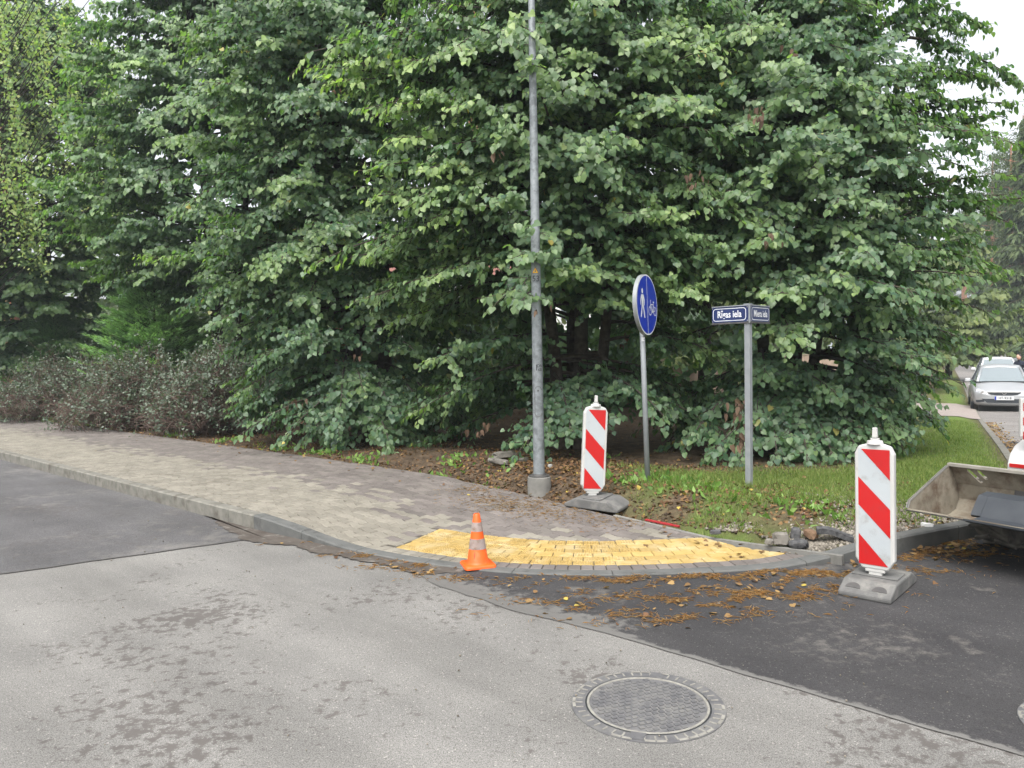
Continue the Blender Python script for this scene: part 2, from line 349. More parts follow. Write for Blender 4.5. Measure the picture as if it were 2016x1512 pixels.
# distance fields sampled once on a grid, for the big scatters
GX, GY, GH = np.arange(-18, 14.2, .1), np.arange(2, 28.2, .1), .1
_gp = np.stack(np.meshgrid(GX, GY, indexing='ij'), -1).reshape(-1, 2)
_ks, _kd = kerb_x(_gp); _bd = back_x(_gp); GSH = (len(GX), len(GY)); _ks, _kd, _bd = (a.reshape(GSH) for a in (_ks, _kd, _bd))
def look(P, fields, exact):
    P = np.atleast_2d(np.asarray(P, float))
    if len(P) < 400: return exact(P)
    fx, fy = (P[:, 0] - GX[0]) / GH, (P[:, 1] - GY[0]) / GH; ins = (fx > 0) & (fy > 0) & (fx < GSH[0] - 1.01) & (fy < GSH[1] - 1.01)
    i, j = np.clip(fx.astype(int), 0, GSH[0] - 2), np.clip(fy.astype(int), 0, GSH[1] - 2); a, b = np.clip(fx - i, 0, 1), np.clip(fy - j, 0, 1)
    out = [F[i, j] * (1 - a) * (1 - b) + F[i + 1, j] * a * (1 - b) + F[i, j + 1] * (1 - a) * b + F[i + 1, j + 1] * a * b for F in fields]
    if not ins.all():
        ex = exact(P[~ins])
        for o_, e_ in zip(out, ex): o_[~ins] = e_
    return out
def kerb_sd(P): return tuple(look(P, (_ks, _kd), kerb_x))
def back_sd(P): return look(P, (_bd,), lambda q: [back_x(q)])[0]
def sm(x, a, b):
    t = np.clip((np.asarray(x, float) - a) / (b - a), 0, 1); return t * t * (3 - 2 * t)
S_U = {u: float(kerb_sd([px(u, v).xy])[0][0]) for u, v in ((720, 1092), (600, 1065), (690, 1086), (1600, 1115), (1780, 1088), (1660, 1108), (1500, 1124), (1937, 1053))}
def side_drop(y): return -.36 * sm(y, 8.5, 24) + .24 * sm(y, 27, 38)
def kerb_h(s):
    return .15 - .130 * sm(s, -.1, S_U[720]) + .120 * sm(s, S_U[1500], S_U[1780]) - .09 * sm(s, S_U[1937] + 1, S_U[1937] + 6)
def walk_z(P):
    P = np.atleast_2d(np.asarray(P, float)); s, d = kerb_sd(P)
    h = kerb_h(s); return h + (np.maximum(h, .12) - h) * sm(d, .2, 2.6)

# ------------------------------------------------------------------ ground, roads
me = np_mesh('ground', [(-900, -300, -.75), (900, -300, -.75), (900, 1500, -.75), (-900, 1500, -.75)], [(0, 1, 2, 3)])
ML = Vector((MAIN.y, -MAIN.x))            # to the right of MAIN = away from the road (pavement side)
if ML.dot(Vector((0, 1))) < 0: ML = -ML
def soil_mat():
    m, nt, b = nodes_of('verge_soil'); b.inputs['Roughness'].default_value = 1; b.inputs['Specular IOR Level'].default_value = .1
    c = ramp(nt, noise(nt, 6, 8, .7), [(.3, (.035, .026, .018)), (.55, (.085, .062, .042)), (.75, (.15, .105, .065))])
    a = N(nt, 'ShaderNodeAttribute', attribute_name='lawn')
    g = ramp(nt, noise(nt, 3.5, 6, .7), [(.3, (.10, .10, .035)), (.5, (.085, .135, .03)), (.7, (.11, .165, .036))])
    c = mix(nt, a.outputs['Fac'], c, g); nt.links.new(c, b.inputs['Base Color'])
    bump(nt, b, noise(nt, 22, 6, .7), .8, .03); return m
M_SOIL = soil_mat()
tag(link('ground', me, M_SOIL), kind='structure')
def flat(name, pts, z, m):
    me = bpy.data.meshes.new(name); me.from_pydata([(p[0], p[1], z) for p in pts], [], [tuple(range(len(pts)))]); me.update()
    if me.polygons[0].normal.z < 0: me.flip_normals()
    return tag(link(name, me, m), kind='structure')
A = k0 + ML * .4
flat('road', [A + MAIN * 90, A - MAIN * 60, A - MAIN * 60 - ML * 30, A + MAIN * 90 - ML * 30], 0, M_OLD)
def jag(a, b, step, amp, seed):
    r = random.Random(seed); a = Vector(a); b = Vector(b); d = b - a; n = max(2, int(d.length / step)); q = Vector((-d.y, d.x)).normalized(); w = 0; out = []
    for i in range(n + 1):
        w = .7 * w + r.uniform(-amp, amp); out.append(a + d * i / n + q * (w if 0 < i < n else 0))
    return out
# newer asphalt to the left, beyond a straight saw-cut seam
pa, pb, pc = px(-600, 1205).xy, px(0, 1131).xy, px(488, 1063).xy
edge = jag(pa, pb, .3, .006, 3) + jag(pb, pc, .08, .007, 4)
flat('road_resurfaced_part', edge + [k0 + MAIN * .2 + ML * .05, k0 + MAIN * 80 + ML * .05, k0 + MAIN * 80 - ML * 25, pa - ML * 12], .004, M_MID)
# tarred seam
seam = MB()
for a, b in zip(edge[:-1], edge[1:]):
    q = Vector((-(b - a).y, (b - a).x)).normalized() * .012
    seam.add([(a.x - q.x, a.y - q.y, .0075), (b.x - q.x, b.y - q.y, .0075), (b.x + q.x, b.y + q.y, .0075), (a.x + q.x, a.y + q.y, .0075)], [(0, 1, 2, 3)])
tag(seam.build('road_seam', mat('tar_seam', (.05, .047, .045), (.09, .085, .08), 30, .9), None), kind='structure')
# dirt washed along the kerb
dp = [px(u, v).xy for u, v in ((400, 1016), (440, 1042), (486, 1066), (560, 1075), (640, 1092), (720, 1108), (790, 1124), (850, 1134), (905, 1130))]
dd = []
for i in range(len(dp) - 1): dd += jag(dp[i], dp[i + 1], .05, .03, 20 + i)[:-1]
flat('road_gutter', dd + [dp[-1]] + [Vector(p) for p in KA[::3] if -.75 < np.interp(p[0], KA[:, 0], KS) < float(kerb_sd([dp[-1]])[0][0])][::-1], .010, M_DIRT)
# side road: grid in (a along SIDE, b across), cut at the seam with the main road
SR = Vector((SIDE.y, -SIDE.x))
sa = [(-14 + .35 * i) for i in range(60)] + [7 + 2.0 * i for i in range(30)] + [70, 90, 120, 160, 220, 310]
sb = [-16, -12, -9, -7, -5, -4, -3, -2, -1, 0, 1, 2, 3, 4.5, 6.2]
seam_pts = jag(px(850, 1150).xy, px(1000, 1200).xy, .03, .010, 30)[:-1] + jag(px(1000, 1200).xy, px(1190, 1247).xy, .03, .007, 31)[:-1] + jag(px(1190, 1247).xy, px(2016, 1492).xy, .03, .0045, 32) 
SA_ = np.array([[p.x, p.y] for p in ([px(770, 1040).xy, px(800, 1112).xy] + seam_pts + [seam_pts[-1] - MAIN * 12])])
def clip(poly, vals):
    out = []
    for i in range(len(poly)):
        j = (i + 1) % len(poly); a, b = vals[i], vals[j]
        if a >= 0: out.append(poly[i])
        if (a >= 0) != (b >= 0): t = a / (a - b); out.append(poly[i] + (poly[j] - poly[i]) * t)
    return out
GP = np.array([[(e0 + SIDE * a + SR * b)[:] for b in sb] for a in sa]); GS = poly_near(GP.reshape(-1, 2), SA_)[1].reshape(len(sa), len(sb))
sb_mb = MB(); sf_mb = MB()
for i in range(len(sa) - 1):
    for j in range(len(sb) - 1):
        idx = [(i, j), (i, j + 1), (i + 1, j + 1), (i + 1, j)]
        vals = [GS[k] for k in idx]
        if max(vals) <= 0: continue
        pl = [Vector(GP[k]) for k in idx]
        if min(vals) < 0:
            # refine the seam cells
            n = 7; base = pl
            for p_ in range(n):
                for q_ in range(n):
                    def P_(x, y): return base[0].lerp(base[1], x).lerp(base[3].lerp(base[2], x), y)
                    cl = [P_(p_ / n, q_ / n), P_((p_ + 1) / n, q_ / n), P_((p_ + 1) / n, (q_ + 1) / n), P_(p_ / n, (q_ + 1) / n)]
                    cl = clip(cl, poly_near([c[:] for c in cl], SA_)[1])
                    if len(cl) > 2: sb_mb.add([(c.x, c.y, .006 + side_drop(c.y)) for c in cl], [tuple(range(len(cl)))])
        else:
            (sf_mb if sa[i] > 2.0 else sb_mb).add([(c.x, c.y, .006 + side_drop(c.y)) for c in pl], [(0, 1, 2, 3)])
sro = tag(sb_mb.build('side_road', M_NEW), kind='structure')
_sv = np.array([v.co[:2] for v in sro.data.vertices]); _sd = poly_near(_sv, SA_)[1]
_sa = sro.data.attributes.new('seam', 'FLOAT', 'POINT'); _sa.data.foreach_set('value', np.clip(1 - _sd / np.where(_sv[:, 0] < .7, .55, .10), 0, 1).astype(np.float32)); tag(sf_mb.build('side_road_far_stretch', M_FAR), kind='structure')

# ------------------------------------------------------------------ kerb stones
kerb = tag(empty('kerb'), kind='structure')
def kpoint(s): return Vector((np.interp(s, KS, KA[:, 0]), np.interp(s, KS, KA[:, 1])))
def knorm(s):
    t = (kpoint(s + .05) - kpoint(s - .05)).normalized(); return Vector((-t.y, t.x))
s = -26.0; joints = []
while s < S_U[1937] + 30:
    L = .98 if s < -.2 or s > S_U[1937] else (.78 if s < S_U[1660] else .98)
    if s < 0 < s + L: L = -s if -s > .3 else L
    joints.append((s, s + L)); s += L
for (a, b) in joints:
    mb = MB(); n = 4; rows = []
    g = .003
    for k in range(n + 1):
        q = a + g + (b - a - 2 * g) * k / n; p = kpoint(q); w = knorm(q); h = float(kerb_h(q)); sd_ = float(side_drop(p.y)) if q > S_U[1660] else 0
        c = min(.014, h * .45)
        for (o_, z_) in ((0.006, -.12), (0, h - c - .0), (c, h), (.118, h), (.122, h - .02), (.122, -.12)):
            rows.append((p.x + w.x * o_, p.y + w.y * o_, z_ + sd_))
    m6 = 6; fs = [(k * m6 + j, k * m6 + (j + 1) % m6, (k + 1) * m6 + (j + 1) % m6, (k + 1) * m6 + j) for k in range(n) for j in range(m6)]
    fs += [tuple(range(m6))[::-1], tuple(n * m6 + j for j in range(m6))]
    mb.add(rows, fs); mb.build('kerb_stone', M_KERBD if -.15 < a < S_U[1937] + 4 else M_KERB, kerb)

# ------------------------------------------------------------------ pavement: sub-base and pavers
pave = tag(empty('pavement'), kind='structure')
YD0, YD1 = .265, .95                       # yellow tactile band: distance from the kerb face
SA0, SB0 = 1.78, float(kerb_sd([px(1640, 1098, .06).xy])[0][0])
SAY = 1.70
def f_yel(P):
    s, d = kerb_sd(P)
    lo = SA0 + (SAY - SA0) * np.clip((d - YD0) / (YD1 - YD0), 0, 1)
    return np.minimum.reduce([d - YD0, YD1 - d, s - lo, SB0 + .5 - s]), s, d
def grid_base():
    xs = []
    V = []; F = []
    ss = np.concatenate([np.arange(-40, -8, 1.0), np.arange(-8, S_U[1780], .12)])
    ds = np.array([.10, .3, .6, 1.0, 1.4, 1.9, 2.4, 2.9, 3.4])
    for s_ in ss:
        p = kpoint(s_); w = knorm(s_)
        for d_ in ds: V.append((p.x + w.x * d_, p.y + w.y * d_))
    V = np.array(V); nb = len(ds); bsd = back_sd(V); z = walk_z(V) - .012 - .14 * (bsd > .015)
    for i in range(len(ss) - 1):
        for j in range(nb - 1):
            q = (i * nb + j, i * nb + j + 1, (i + 1) * nb + j + 1, (i + 1) * nb + j)
            if min(bsd[k] for k in q) < .0: F.append(q)
    return np_mesh('bedding', np.column_stack([V, z]), np.array(F)[:, ::-1])
link('bedding', grid_base(), M_JOINT, pave)
cand = []                                   # (verts2d list, kind)
LX, LY, AMP, GAP = .2, .1, .012, .0065
U2 = -MAIN; V2 = ML                          # u along the road towards the viewer, v away from the road
org = k0 + ML * .13
def wave(u): return AMP * math.sin(2 * math.pi * u / LX)
for r_ in range(-12, 40):
    for c_ in range(-150, 40):
        u0 = c_ * LX + (r_ % 2) * LX / 2 + (.013 if r_ % 2 else 0); v0 = r_ * LY
        pc = org + U2 * (u0 + LX / 2) + V2 * (v0 + LY / 2)
        cand.append((u0, v0, pc))
CP = np.array([c[2][:] for c in cand]); cs, cd = kerb_sd(CP); cb = back_sd(CP); cy = f_yel(CP)[0]
keep = (cd > .02) & (cb < .1) & (cs < S_U[1780]) & (cs > -28) & (cy < .16)
pieces = []
for i in np.nonzero(keep)[0]:
    u0, v0, pc = cand[i]; xs = np.linspace(u0 + GAP / 2, u0 + LX - GAP / 2, 5)
    pl = [org + U2 * x + V2 * (v0 + GAP / 2 + wave(x)) for x in xs] + [org + U2 * x + V2 * (v0 + LY - GAP / 2 + wave(x)) for x in xs[::-1]]
    pieces.append((pl, pc, min(cd[i] - .125, -cb[i], -cy[i]) < .14))
def clip_all(pl):
    for fn in (lambda P: kerb_sd(P)[1] - .126, lambda P: -back_sd(P) - .03):
        if len(pl) < 3: return pl
        v = fn([p[:] for p in pl])
        if v.min() < 0: pl = clip(pl, v)
    if len(pl) >= 3:
        y, s, d = f_yel([p[:] for p in pl])
        if y.max() > -.004:
            lo = SA0 + (SAY - SA0) * np.clip((d - YD0) / (YD1 - YD0), 0, 1)
            inner = (s > lo + .0).mean() if len(s) else 0
            if inner > .5: pl = clip(pl, d - YD1 - .004)
            else: pl = clip(pl, lo - .004 - s)
    if len(pl) >= 3:   # soldier course in front of the yellow band
        s, d = kerb_sd([p[:] for p in pl])
        if s.mean() > SA0 - .1 and d.mean() < YD1 and (d.mean() < YD0): return []
    return pl
def area(pl): return abs(sum(a.x * b.y - b.x * a.y for a, b in zip(pl, pl[1:] + pl[:1]))) / 2
def paver_geo(pl, jz=0.0, tilt=(0, 0), depth=.05, ch=.008):
    n = len(pl); c = sum(pl, Vector((0, 0))) / n
    z = walk_z([p[:] for p in pl]); vs = []
    inn = []
    for p in pl:
        d = (c - p); L = d.length; inn.append(p + d * min(.4, ch / max(L, 1e-4)))
    zt = [zz + jz + (p - c).dot(Vector(tilt)) for zz, p in zip(z, pl)]
    vs += [(p.x, p.y, zz - depth) for p, zz in zip(pl, zt)] + [(p.x, p.y, zz - ch * .7) for p, zz in zip(pl, zt)] + [(p.x, p.y, zz) for p, zz in zip(inn, zt)]
    fs = [(b + i, b + (i + 1) % n, b + n + (i + 1) % n, b + n + i) for b in (0, n) for i in range(n)] + [tuple(range(2 * n, 3 * n))]
    return c, vs, fs
done = []
for pl, pc, edge_ in pieces:
    if edge_: pl = clip_all(pl)
    if len(pl) < 3 or area(pl) < .0012: continue
    done.append(pl)
dist = [(sum(p_, Vector((0, 0))) / len(p_)).length for p_ in done]; order = np.argsort(dist)
def is_purple(c):
    s_, d_ = kerb_sd([c[:]]); b_ = -back_sd([c[:]])[0]
    lim = 1.55 if s_[0] < 0 else 1.55 - .55 * min(1, s_[0] / 1.5)
    k = d_[0] + random.gauss(0, .20)
    return k > lim
rest = {True: MB(), False: MB()}
def one_paver(name, c, vs, fs, m):
    me = bpy.data.meshes.new(name); z0 = max(v[2] for v in vs); me.from_pydata([(v[0] - c.x, v[1] - c.y, v[2] - z0) for v in vs], [], fs); me.update()
    o = link(name, me, m, pave); o.location = (c.x, c.y, z0); return o
for n_, i in enumerate(order):
    pl = done[i]; c, vs, fs = paver_geo(pl, random.gauss(0, .0012), (random.gauss(0, .006), random.gauss(0, .006)))
    pu = is_purple(c)
    if n_ < 298: one_paver('paver', c, vs, fs, M_PURP if pu else M_CREAM)
    else: rest[pu].add(vs, fs)
tag(rest[False].build('cream_paver_field', M_CREAM, pave, fix=False), kind='stuff'); tag(rest[True].build('purple_paver_field', M_PURP, pave, fix=False), kind='stuff')
# soldier course along the low kerb
def band(s_a, s_b, d_a, d_b, nd, pitch, name, m, stagger=True, dots=False):
    rows = np.linspace(d_a, d_b, nd + 1); cnt = 0
    for r_ in range(nd):
        s_ = s_a - (pitch / 2 if stagger and r_ % 2 else 0)
        scale = 1.0
        while s_ < s_b:
            e = s_ + pitch
            g = .0035; q = []
            for ss, dd in ((s_ + g, rows[r_] + g), (e - g, rows[r_] + g), (e - g, rows[r_ + 1] - g), (s_ + g, rows[r_ + 1] - g)):
                p = kpoint(ss); w = knorm(ss); q.append(p + w * dd)
            if d_a >= YD0 - .01:
                y, s2, d2 = f_yel([p[:] for p in q]); lo = SA0 + (SAY - SA0) * np.clip((d2 - YD0) / (YD1 - YD0), 0, 1); q = clip(q, s2 - lo - .003)
            if len(q) > 2:
                q = clip(q, -back_sd([p[:] for p in q]) - .035)
            if len(q) > 2 and area(q) > .0015:
                c, vs, fs = paver_geo(q, random.gauss(0, .0012), (random.gauss(0, .006), random.gauss(0, .006)))
                o = one_paver(name, c, vs, fs, m(s_) if callable(m) else m)
                if dots and s_ < S_U[1500] - 1.0 and random.random() < .8 and area(q) > .012:
                    mb = MB(); z = float(walk_z([c[:]])[0]); t = (kpoint(s_ + .01) - kpoint(s_ - .01)).normalized(); w = Vector((-t.y, t.x)); L = (q[1] - q[0]).length if len(q) == 4 else .15
                    ctr = sum(q, Vector((0, 0))) / len(q)
                    for ix in range(6):
                        for iy in range(3):
                            p = t * ((ix - 2.5) * L / 6.4) + w * ((iy - 1) * .033)
                            mb.lathe([(.0075, -.002), (.0055, .0035)], 6, (p.x, p.y, 0))
                    mb.build('tactile_dot', o.data.materials[0], o)['kind'] = 'stuff'
                cnt += 1
            s_ = e
    return cnt
M_BORD = lambda s_: M_CREAM if s_ < 2.9 else M_PURP
band(SA0 - .12, SB0 + .3, .126, YD0 - .002, 1, .105, 'border_paver', M_BORD, False)
band(SA0 - .1, SB0 + .4, YD0, YD1, 6, .19, 'tactile_paver', M_YEL, True, True)
# thin concrete edging along the back of the pavement, corner end
ed = MB(); last = None
edging_idx = [i for i in range(len(BA)) if BA[i][0] > 1.0 and BA[i][1] < 8]
for a_, b_ in zip(edging_idx[:-1:8], edging_idx[8::8]):
    p, q = Vector(BA[a_]), Vector(BA[b_]); w = Vector((-(q - p).y, (q - p).x)).normalized(); zz = walk_z([p[:], q[:]])
    mb = MB(); mb.add([(*(p - w * .028), zz[0] + .004), (*(q - w * .028), zz[1] + .004), (*(q + w * .02), zz[1] + .004), (*(p + w * .02), zz[0] + .004),
                       (*(p - w * .028), zz[0] - .1), (*(q - w * .028), zz[1] - .1), (*(q + w * .02), zz[1] - .1), (*(p + w * .02), zz[0] - .1)],
                      [(0, 1, 2, 3), (0, 4, 5, 1), (1, 5, 6, 2), (2, 6, 7, 3), (3, 7, 4, 0)])
    mb.build('edging_strip', M_CONC, pave)

# ------------------------------------------------------------------ verge (soil, leaf litter, lawn) behind the pavement
tip_s = float(kerb_sd([BA[-1]])[0][0])
bd = [Vector(p) for p in BA[:-4]]
bd = [p for i, p in enumerate(bd) if p.length < 14 or i % 6 == 0]
ks = np.concatenate([np.arange(tip_s, tip_s + 12, .15), np.arange(tip_s + 12, tip_s + 40, 1.0), np.arange(tip_s + 40, tip_s + 230, 10)])
bd += [kpoint(q) + knorm(q) * .118 for q in ks]
CEN = Vector((4, 58))
ts = np.array([0, .002, .004, .007, .010, .014, .018, .023, .028, .034, .04, .048, .057, .067, .08, .095, .112, .13, .15, .175, .2, .235, .27, .32, .38, .45, .55, .7, .85, .97])
VV = np.array([[(p.lerp(CEN, t))[:] for t in ts] for p in bd]); nb = len(ts); PV = VV.reshape(-1, 2)
def fbm(P, f, seed):
    r = np.random.default_rng(seed); out = 0; a = 1
    for o_ in range(4):
        for k in range(3):
            an = r.uniform(0, 6.28); ph = r.uniform(0, 6.28); out = out + a * np.sin((P[:, 0] * math.cos(an) + P[:, 1] * math.sin(an)) * f * (1 + .35 * k) + ph)
        f *= 2.1; a *= .5
    return out / 5
def verge_z(P):
    P = np.atleast_2d(np.asarray(P, float)); s, dk = kerb_sd(P); db = back_sd(P)
    wz = walk_z(P) ; n1 = fbm(P, 2.2, 5); n2 = fbm(P, 9, 6)
    base = .13 + .02 * n1 + .012 * n2
    left = (P[:, 0] < 4.2) & (P[:, 1] < 60)
    trench = np.exp(-((db - .18) / .16) ** 2) * sm(P[:, 0], -2.2, -.8) * (1 - sm(P[:, 0], 1.2, 2.2))
    zl = np.where(db < .12, np.minimum(wz - .01, base), base) + .13 * sm(db, .25, .8) * (1 - sm(db, 1.2, 3)) * sm(P[:, 0], -3, -1) - .10 * trench
    hk = kerb_h(s); near = 1 - sm(dk, .1, .7)
    z = zl * (1 - near) + (hk - .012 + .01 * n2) * near
    rub = np.exp(-(((P[:, 0] - 2.45) / .45) ** 2 + ((P[:, 1] - 6.55) / .35) ** 2)); z = z - .05 * rub
    fade = sm(P[:, 0] - P[:, 1] * .45, -1.5, 1.5)
    return z + side_drop(P[:, 1]) * fade
zz = verge_z(PV); F = []
for i in range(len(bd) - 1):
    for j in range(nb - 1): F.append((i * nb + j, (i + 1) * nb + j, (i + 1) * nb + j + 1, i * nb + j + 1))
def lawn_f(P):
    P = np.atleast_2d(np.asarray(P, float)); s, dk = kerb_sd(P); n = fbm(P, 3.1, 8) * .5 + fbm(P, 11, 9) * .25
    a = sm(P[:, 0] - .62 * (P[:, 1] - 8) + n, 2.7, 4.6)                               # lawn proper along the side road
    b = 1.0 * sm(n + .5, .1, .6) * sm(P[:, 0], .9, 2.0) * (1 - sm(P[:, 1], 9.2, 10.4))      # thin grass round the posts
    c = .9 * sm(-P[:, 0], 9.5, 11.5) * (1 - sm(back_sd(P), .6, 1.6))                         # tuft strip at the far left
    d = .55 * sm(n, .25, .55) * sm(-P[:, 0], 3, 5) * (1 - sm(back_sd(P), .35, .8))
    gr = np.maximum.reduce([a, b, c, d]); gr = gr * sm(dk, .0, .5)
    return np.clip(gr * (1 - np.exp(-(((P[:, 0] - 2.5) / .6) ** 2 + ((P[:, 1] - 6.7) / .45) ** 2))), 0, 1)
me = np_mesh('verge', np.column_stack([PV, zz]), F)
at_l = me.attributes.new('lawn', 'FLOAT', 'POINT'); at_l.data.foreach_set('value', lawn_f(PV).astype(np.float32))
vg = tag(link('verge', me, M_SOIL, None, True), kind='structure')
if me.polygons[0].normal.z < 0: me.flip_normals()

# ------------------------------------------------------------------ leaf engine
HEART = np.array([(0, .07, 0), (-.30, -.04, .02), (-.53, .30, .07), (-.33, .72, .05), (0, 1.07, -.07), (.33, .72, .05), (.53, .30, .07), (.30, -.04, .02)], float)
HEART_F = np.array([(0, 2, 1), (0, 3, 2), (0, 4, 3), (0, 5, 4), (0, 6, 5), (0, 7, 6)])
DIAM = np.array([(0, 0, 0), (-.42, .42, .06), (0, 1, -.03), (.42, .42, .06)], float); DIAM_F = np.array([(0, 2, 1), (0, 3, 2)])
def unit(a): return a / np.maximum(np.linalg.norm(a, axis=1, keepdims=True), 1e-9)
def frames(Fw, Nn):
    f = unit(Fw); n = unit(Nn - f * (Nn * f).sum(1, keepdims=True)); x = np.cross(f, n); return x, f, n
def leaf_mesh(name, P, Fw, Nn, size, tone, tmpl=HEART, tf=HEART_F, wid=1.0):
    x, f, n = frames(Fw, Nn); k = len(tmpl)
    t = tmpl[None] * size[:, None, None]
    V = P[:, None] + t[..., 0:1] * wid * x[:, None] + t[..., 1:2] * f[:, None] + t[..., 2:3] * n[:, None]
    F = (tf[None] + (np.arange(len(P)) * k)[:, None, None]).reshape(-1, 3)
    me = np_mesh(name, V.reshape(-1, 3), F)
    a = me.attributes.new('tone', 'FLOAT', 'POINT'); a.data.foreach_set('value', np.repeat(tone, k).astype(np.float32)); return me
def prism_tubes(A, B, ra, rb):
    """many 3-sided tapered sticks at once"""
    d = unit(B - A); h = np.where(np.abs(d[:, 2:3]) > .9, np.array([[1., 0, 0]]), np.array([[0, 0, 1.]])); x = unit(np.cross(d, h)); y = np.cross(d, x)
    V = []
    for P, r in ((A, ra), (B, rb)):
        for k in range(3):
            an = 2.094 * k; V.append(P + (x * math.cos(an) + y * math.sin(an)) * r[:, None])
    V = np.stack(V, 1).reshape(-1, 3); base = np.array([(0, 1, 4), (0, 4, 3), (1, 2, 5), (1, 5, 4), (2, 0, 3), (2, 3, 5)])
    return V, (base[None] + (np.arange(len(A)) * 6)[:, None, None]).reshape(-1, 3)

class Crown:
    def __init__(s): s.P = []; s.F = []; s.N = []; s.S = []; s.T = []; s.sa = []; s.sb = []; s.ra = []; s.rb = []; s.limb = MB()
    def stick(s, A, B, ra, rb): s.sa.append(A); s.sb.append(B); s.ra.append(ra); s.rb.append(rb)
    def bough(s, p0, p1, arch, width, ntw, rng, size=(.09, .145), young=.35, pitch=.053, t0=.3, r0=.035, face=.55, thick=.26, lod=1.0):
        p0 = np.asarray(p0, float); p1 = np.asarray(p1, float); pc = p0 * .45 + p1 * .55 + np.array([0, 0, arch])
        B = lambda t: (1 - t) ** 2 * p0 + 2 * t * (1 - t) * pc + t * t * p1
        T = lambda t: unit(2 * (1 - t) * (pc - p0) + 2 * t * (p1 - pc))
        tt = np.linspace(0, 1, 7)[:, None]; ax = B(tt)
        s.limb.tube([tuple(a) for a in ax], [r0 * (1 - .85 * k / 6) for k in range(7)], 5, False)
        t = np.sort(rng.uniform(t0, 1.0, ntw))[:, None]; t[-1] = .97
        o = B(t); d = T(t); up = np.array([[0, 0, 1.]])
        sd_ = unit(np.cross(d, up)) * np.where(np.arange(ntw) % 2, 1, -1)[:, None]
        th = rng.uniform(.15, 1.35, (ntw, 1)) * (1 - .5 * (t > .94))
        dr = unit(d * np.cos(th) + sd_ * np.sin(th) + up * rng.normal(-.05, thick, (ntw, 1)))
        L = width * (1 - .5 * (t[:, 0] - t0) / (1 - t0)) * rng.uniform(.55, 1.1, ntw)
        sag = rng.uniform(.02, .3, ntw)
        s.stick(o, o + dr * L[:, None] - up * (sag * L ** 2)[:, None], np.full(ntw, .006), np.full(ntw, .0025))
        m = np.maximum(3, (L / (pitch * lod)).astype(int)); ti = np.repeat(np.arange(ntw), m); k = np.concatenate([np.arange(q) for q in m])
        x = (k + rng.uniform(.2, .8, len(k))) / m[ti] * L[ti]
        P = o[ti] + dr[ti] * x[:, None] - up * (sag[ti] * x ** 2)[:, None] + rng.normal(0, .012, (len(k), 3))
        side = unit(np.cross(dr[ti], up)) * np.where(k % 2, 1, -1)[:, None]
        Fw = dr[ti] * rng.uniform(.1, .7, (len(k), 1)) + side * rng.uniform(-.2, .8, (len(k), 1)) - up * rng.uniform(.25, 1.2, (len(k), 1)) + rng.normal(0, .15, (len(k), 3))
        out = unit(np.column_stack([(p1 - p0)[0] * np.ones(len(k)), (p1 - p0)[1] * np.ones(len(k)), np.zeros(len(k))]))
        Nn = up * .62 + out * (face + .25) + rng.normal(0, .36, (len(k), 3))
        sz = rng.uniform(*size, len(k)) * (1.08 - .35 * (x / L[ti]) ** 2) * lod
        tone = np.clip(rng.normal(.05, .10, len(k)) + young * np.clip((t[ti, 0] - .62) / .38, 0, 1) * rng.uniform(.3, 1.2, len(k)) + .25 * young * (x / L[ti]) ** 3, 0, 1)  # paler bough tips: young growth and painted sky light together
        s.P.append(P + side * .02); s.F.append(Fw); s.N.append(Nn); s.S.append(sz); s.T.append(tone)
    def finish(s, root, m, name='crown', n_single=0, bark=M_BARK, twig=M_TWIG, tmpl=HEART, tf=HEART_F, limb_name='limbs', wid=1.0):
        P, Fw, Nn, S, T = (np.concatenate(a) for a in (s.P, s.F, s.N, s.S, s.T))
        ok = P[:, 2] > verge_floor(P) ; P, Fw, Nn, S, T = P[ok], Fw[ok], Nn[ok], S[ok], T[ok]
        if n_single:
            u, v, w = proj(P); vis = (u > 0) & (u < 2016) & (v > 0) & (v < 1512)
            sc = np.where(vis, S / w, 0) + np.where(vis, (w.min() / w) * .002, 0); idx = np.argsort(-sc)[:n_single]
            x, f, n = frames(Fw[idx], Nn[idx]); lm = np_mesh('leaf', HEART, HEART_F); lm.materials.append(m)
            a = lm.attributes.new('tone', 'FLOAT', 'POINT'); a.data.foreach_set('value', [.18] * 8)
            for q, i in enumerate(idx):
                o = bpy.data.objects.new('leaf', lm); COL.objects.link(o); o.parent = root
                M_ = Matrix((x[q], f[q], n[q])).transposed() * float(S[i])
                o.matrix_basis = Matrix.Translation(P[i]) @ M_.to_4x4()
            mk = np.ones(len(P), bool); mk[idx] = False; P, Fw, Nn, S, T = P[mk], Fw[mk], Nn[mk], S[mk], T[mk]
        c = tag(link(name, leaf_mesh(name, P, Fw, Nn, S, T, tmpl, tf, wid), m, root), kind='stuff')
        if s.sa:
            V, F_ = prism_tubes(*(np.concatenate(a) for a in (s.sa, s.sb, s.ra, s.rb))); tag(link('twigs', np_mesh('twigs', V, F_), twig, root), kind='stuff')
        if s.limb.v: s.limb.build(limb_name, bark, root, True, False)
        return len(P)
def verge_floor(P): return np.full(len(P), .13) + side_drop(P[:, 1]) * (P[:, 0] > P[:, 1] * .45)

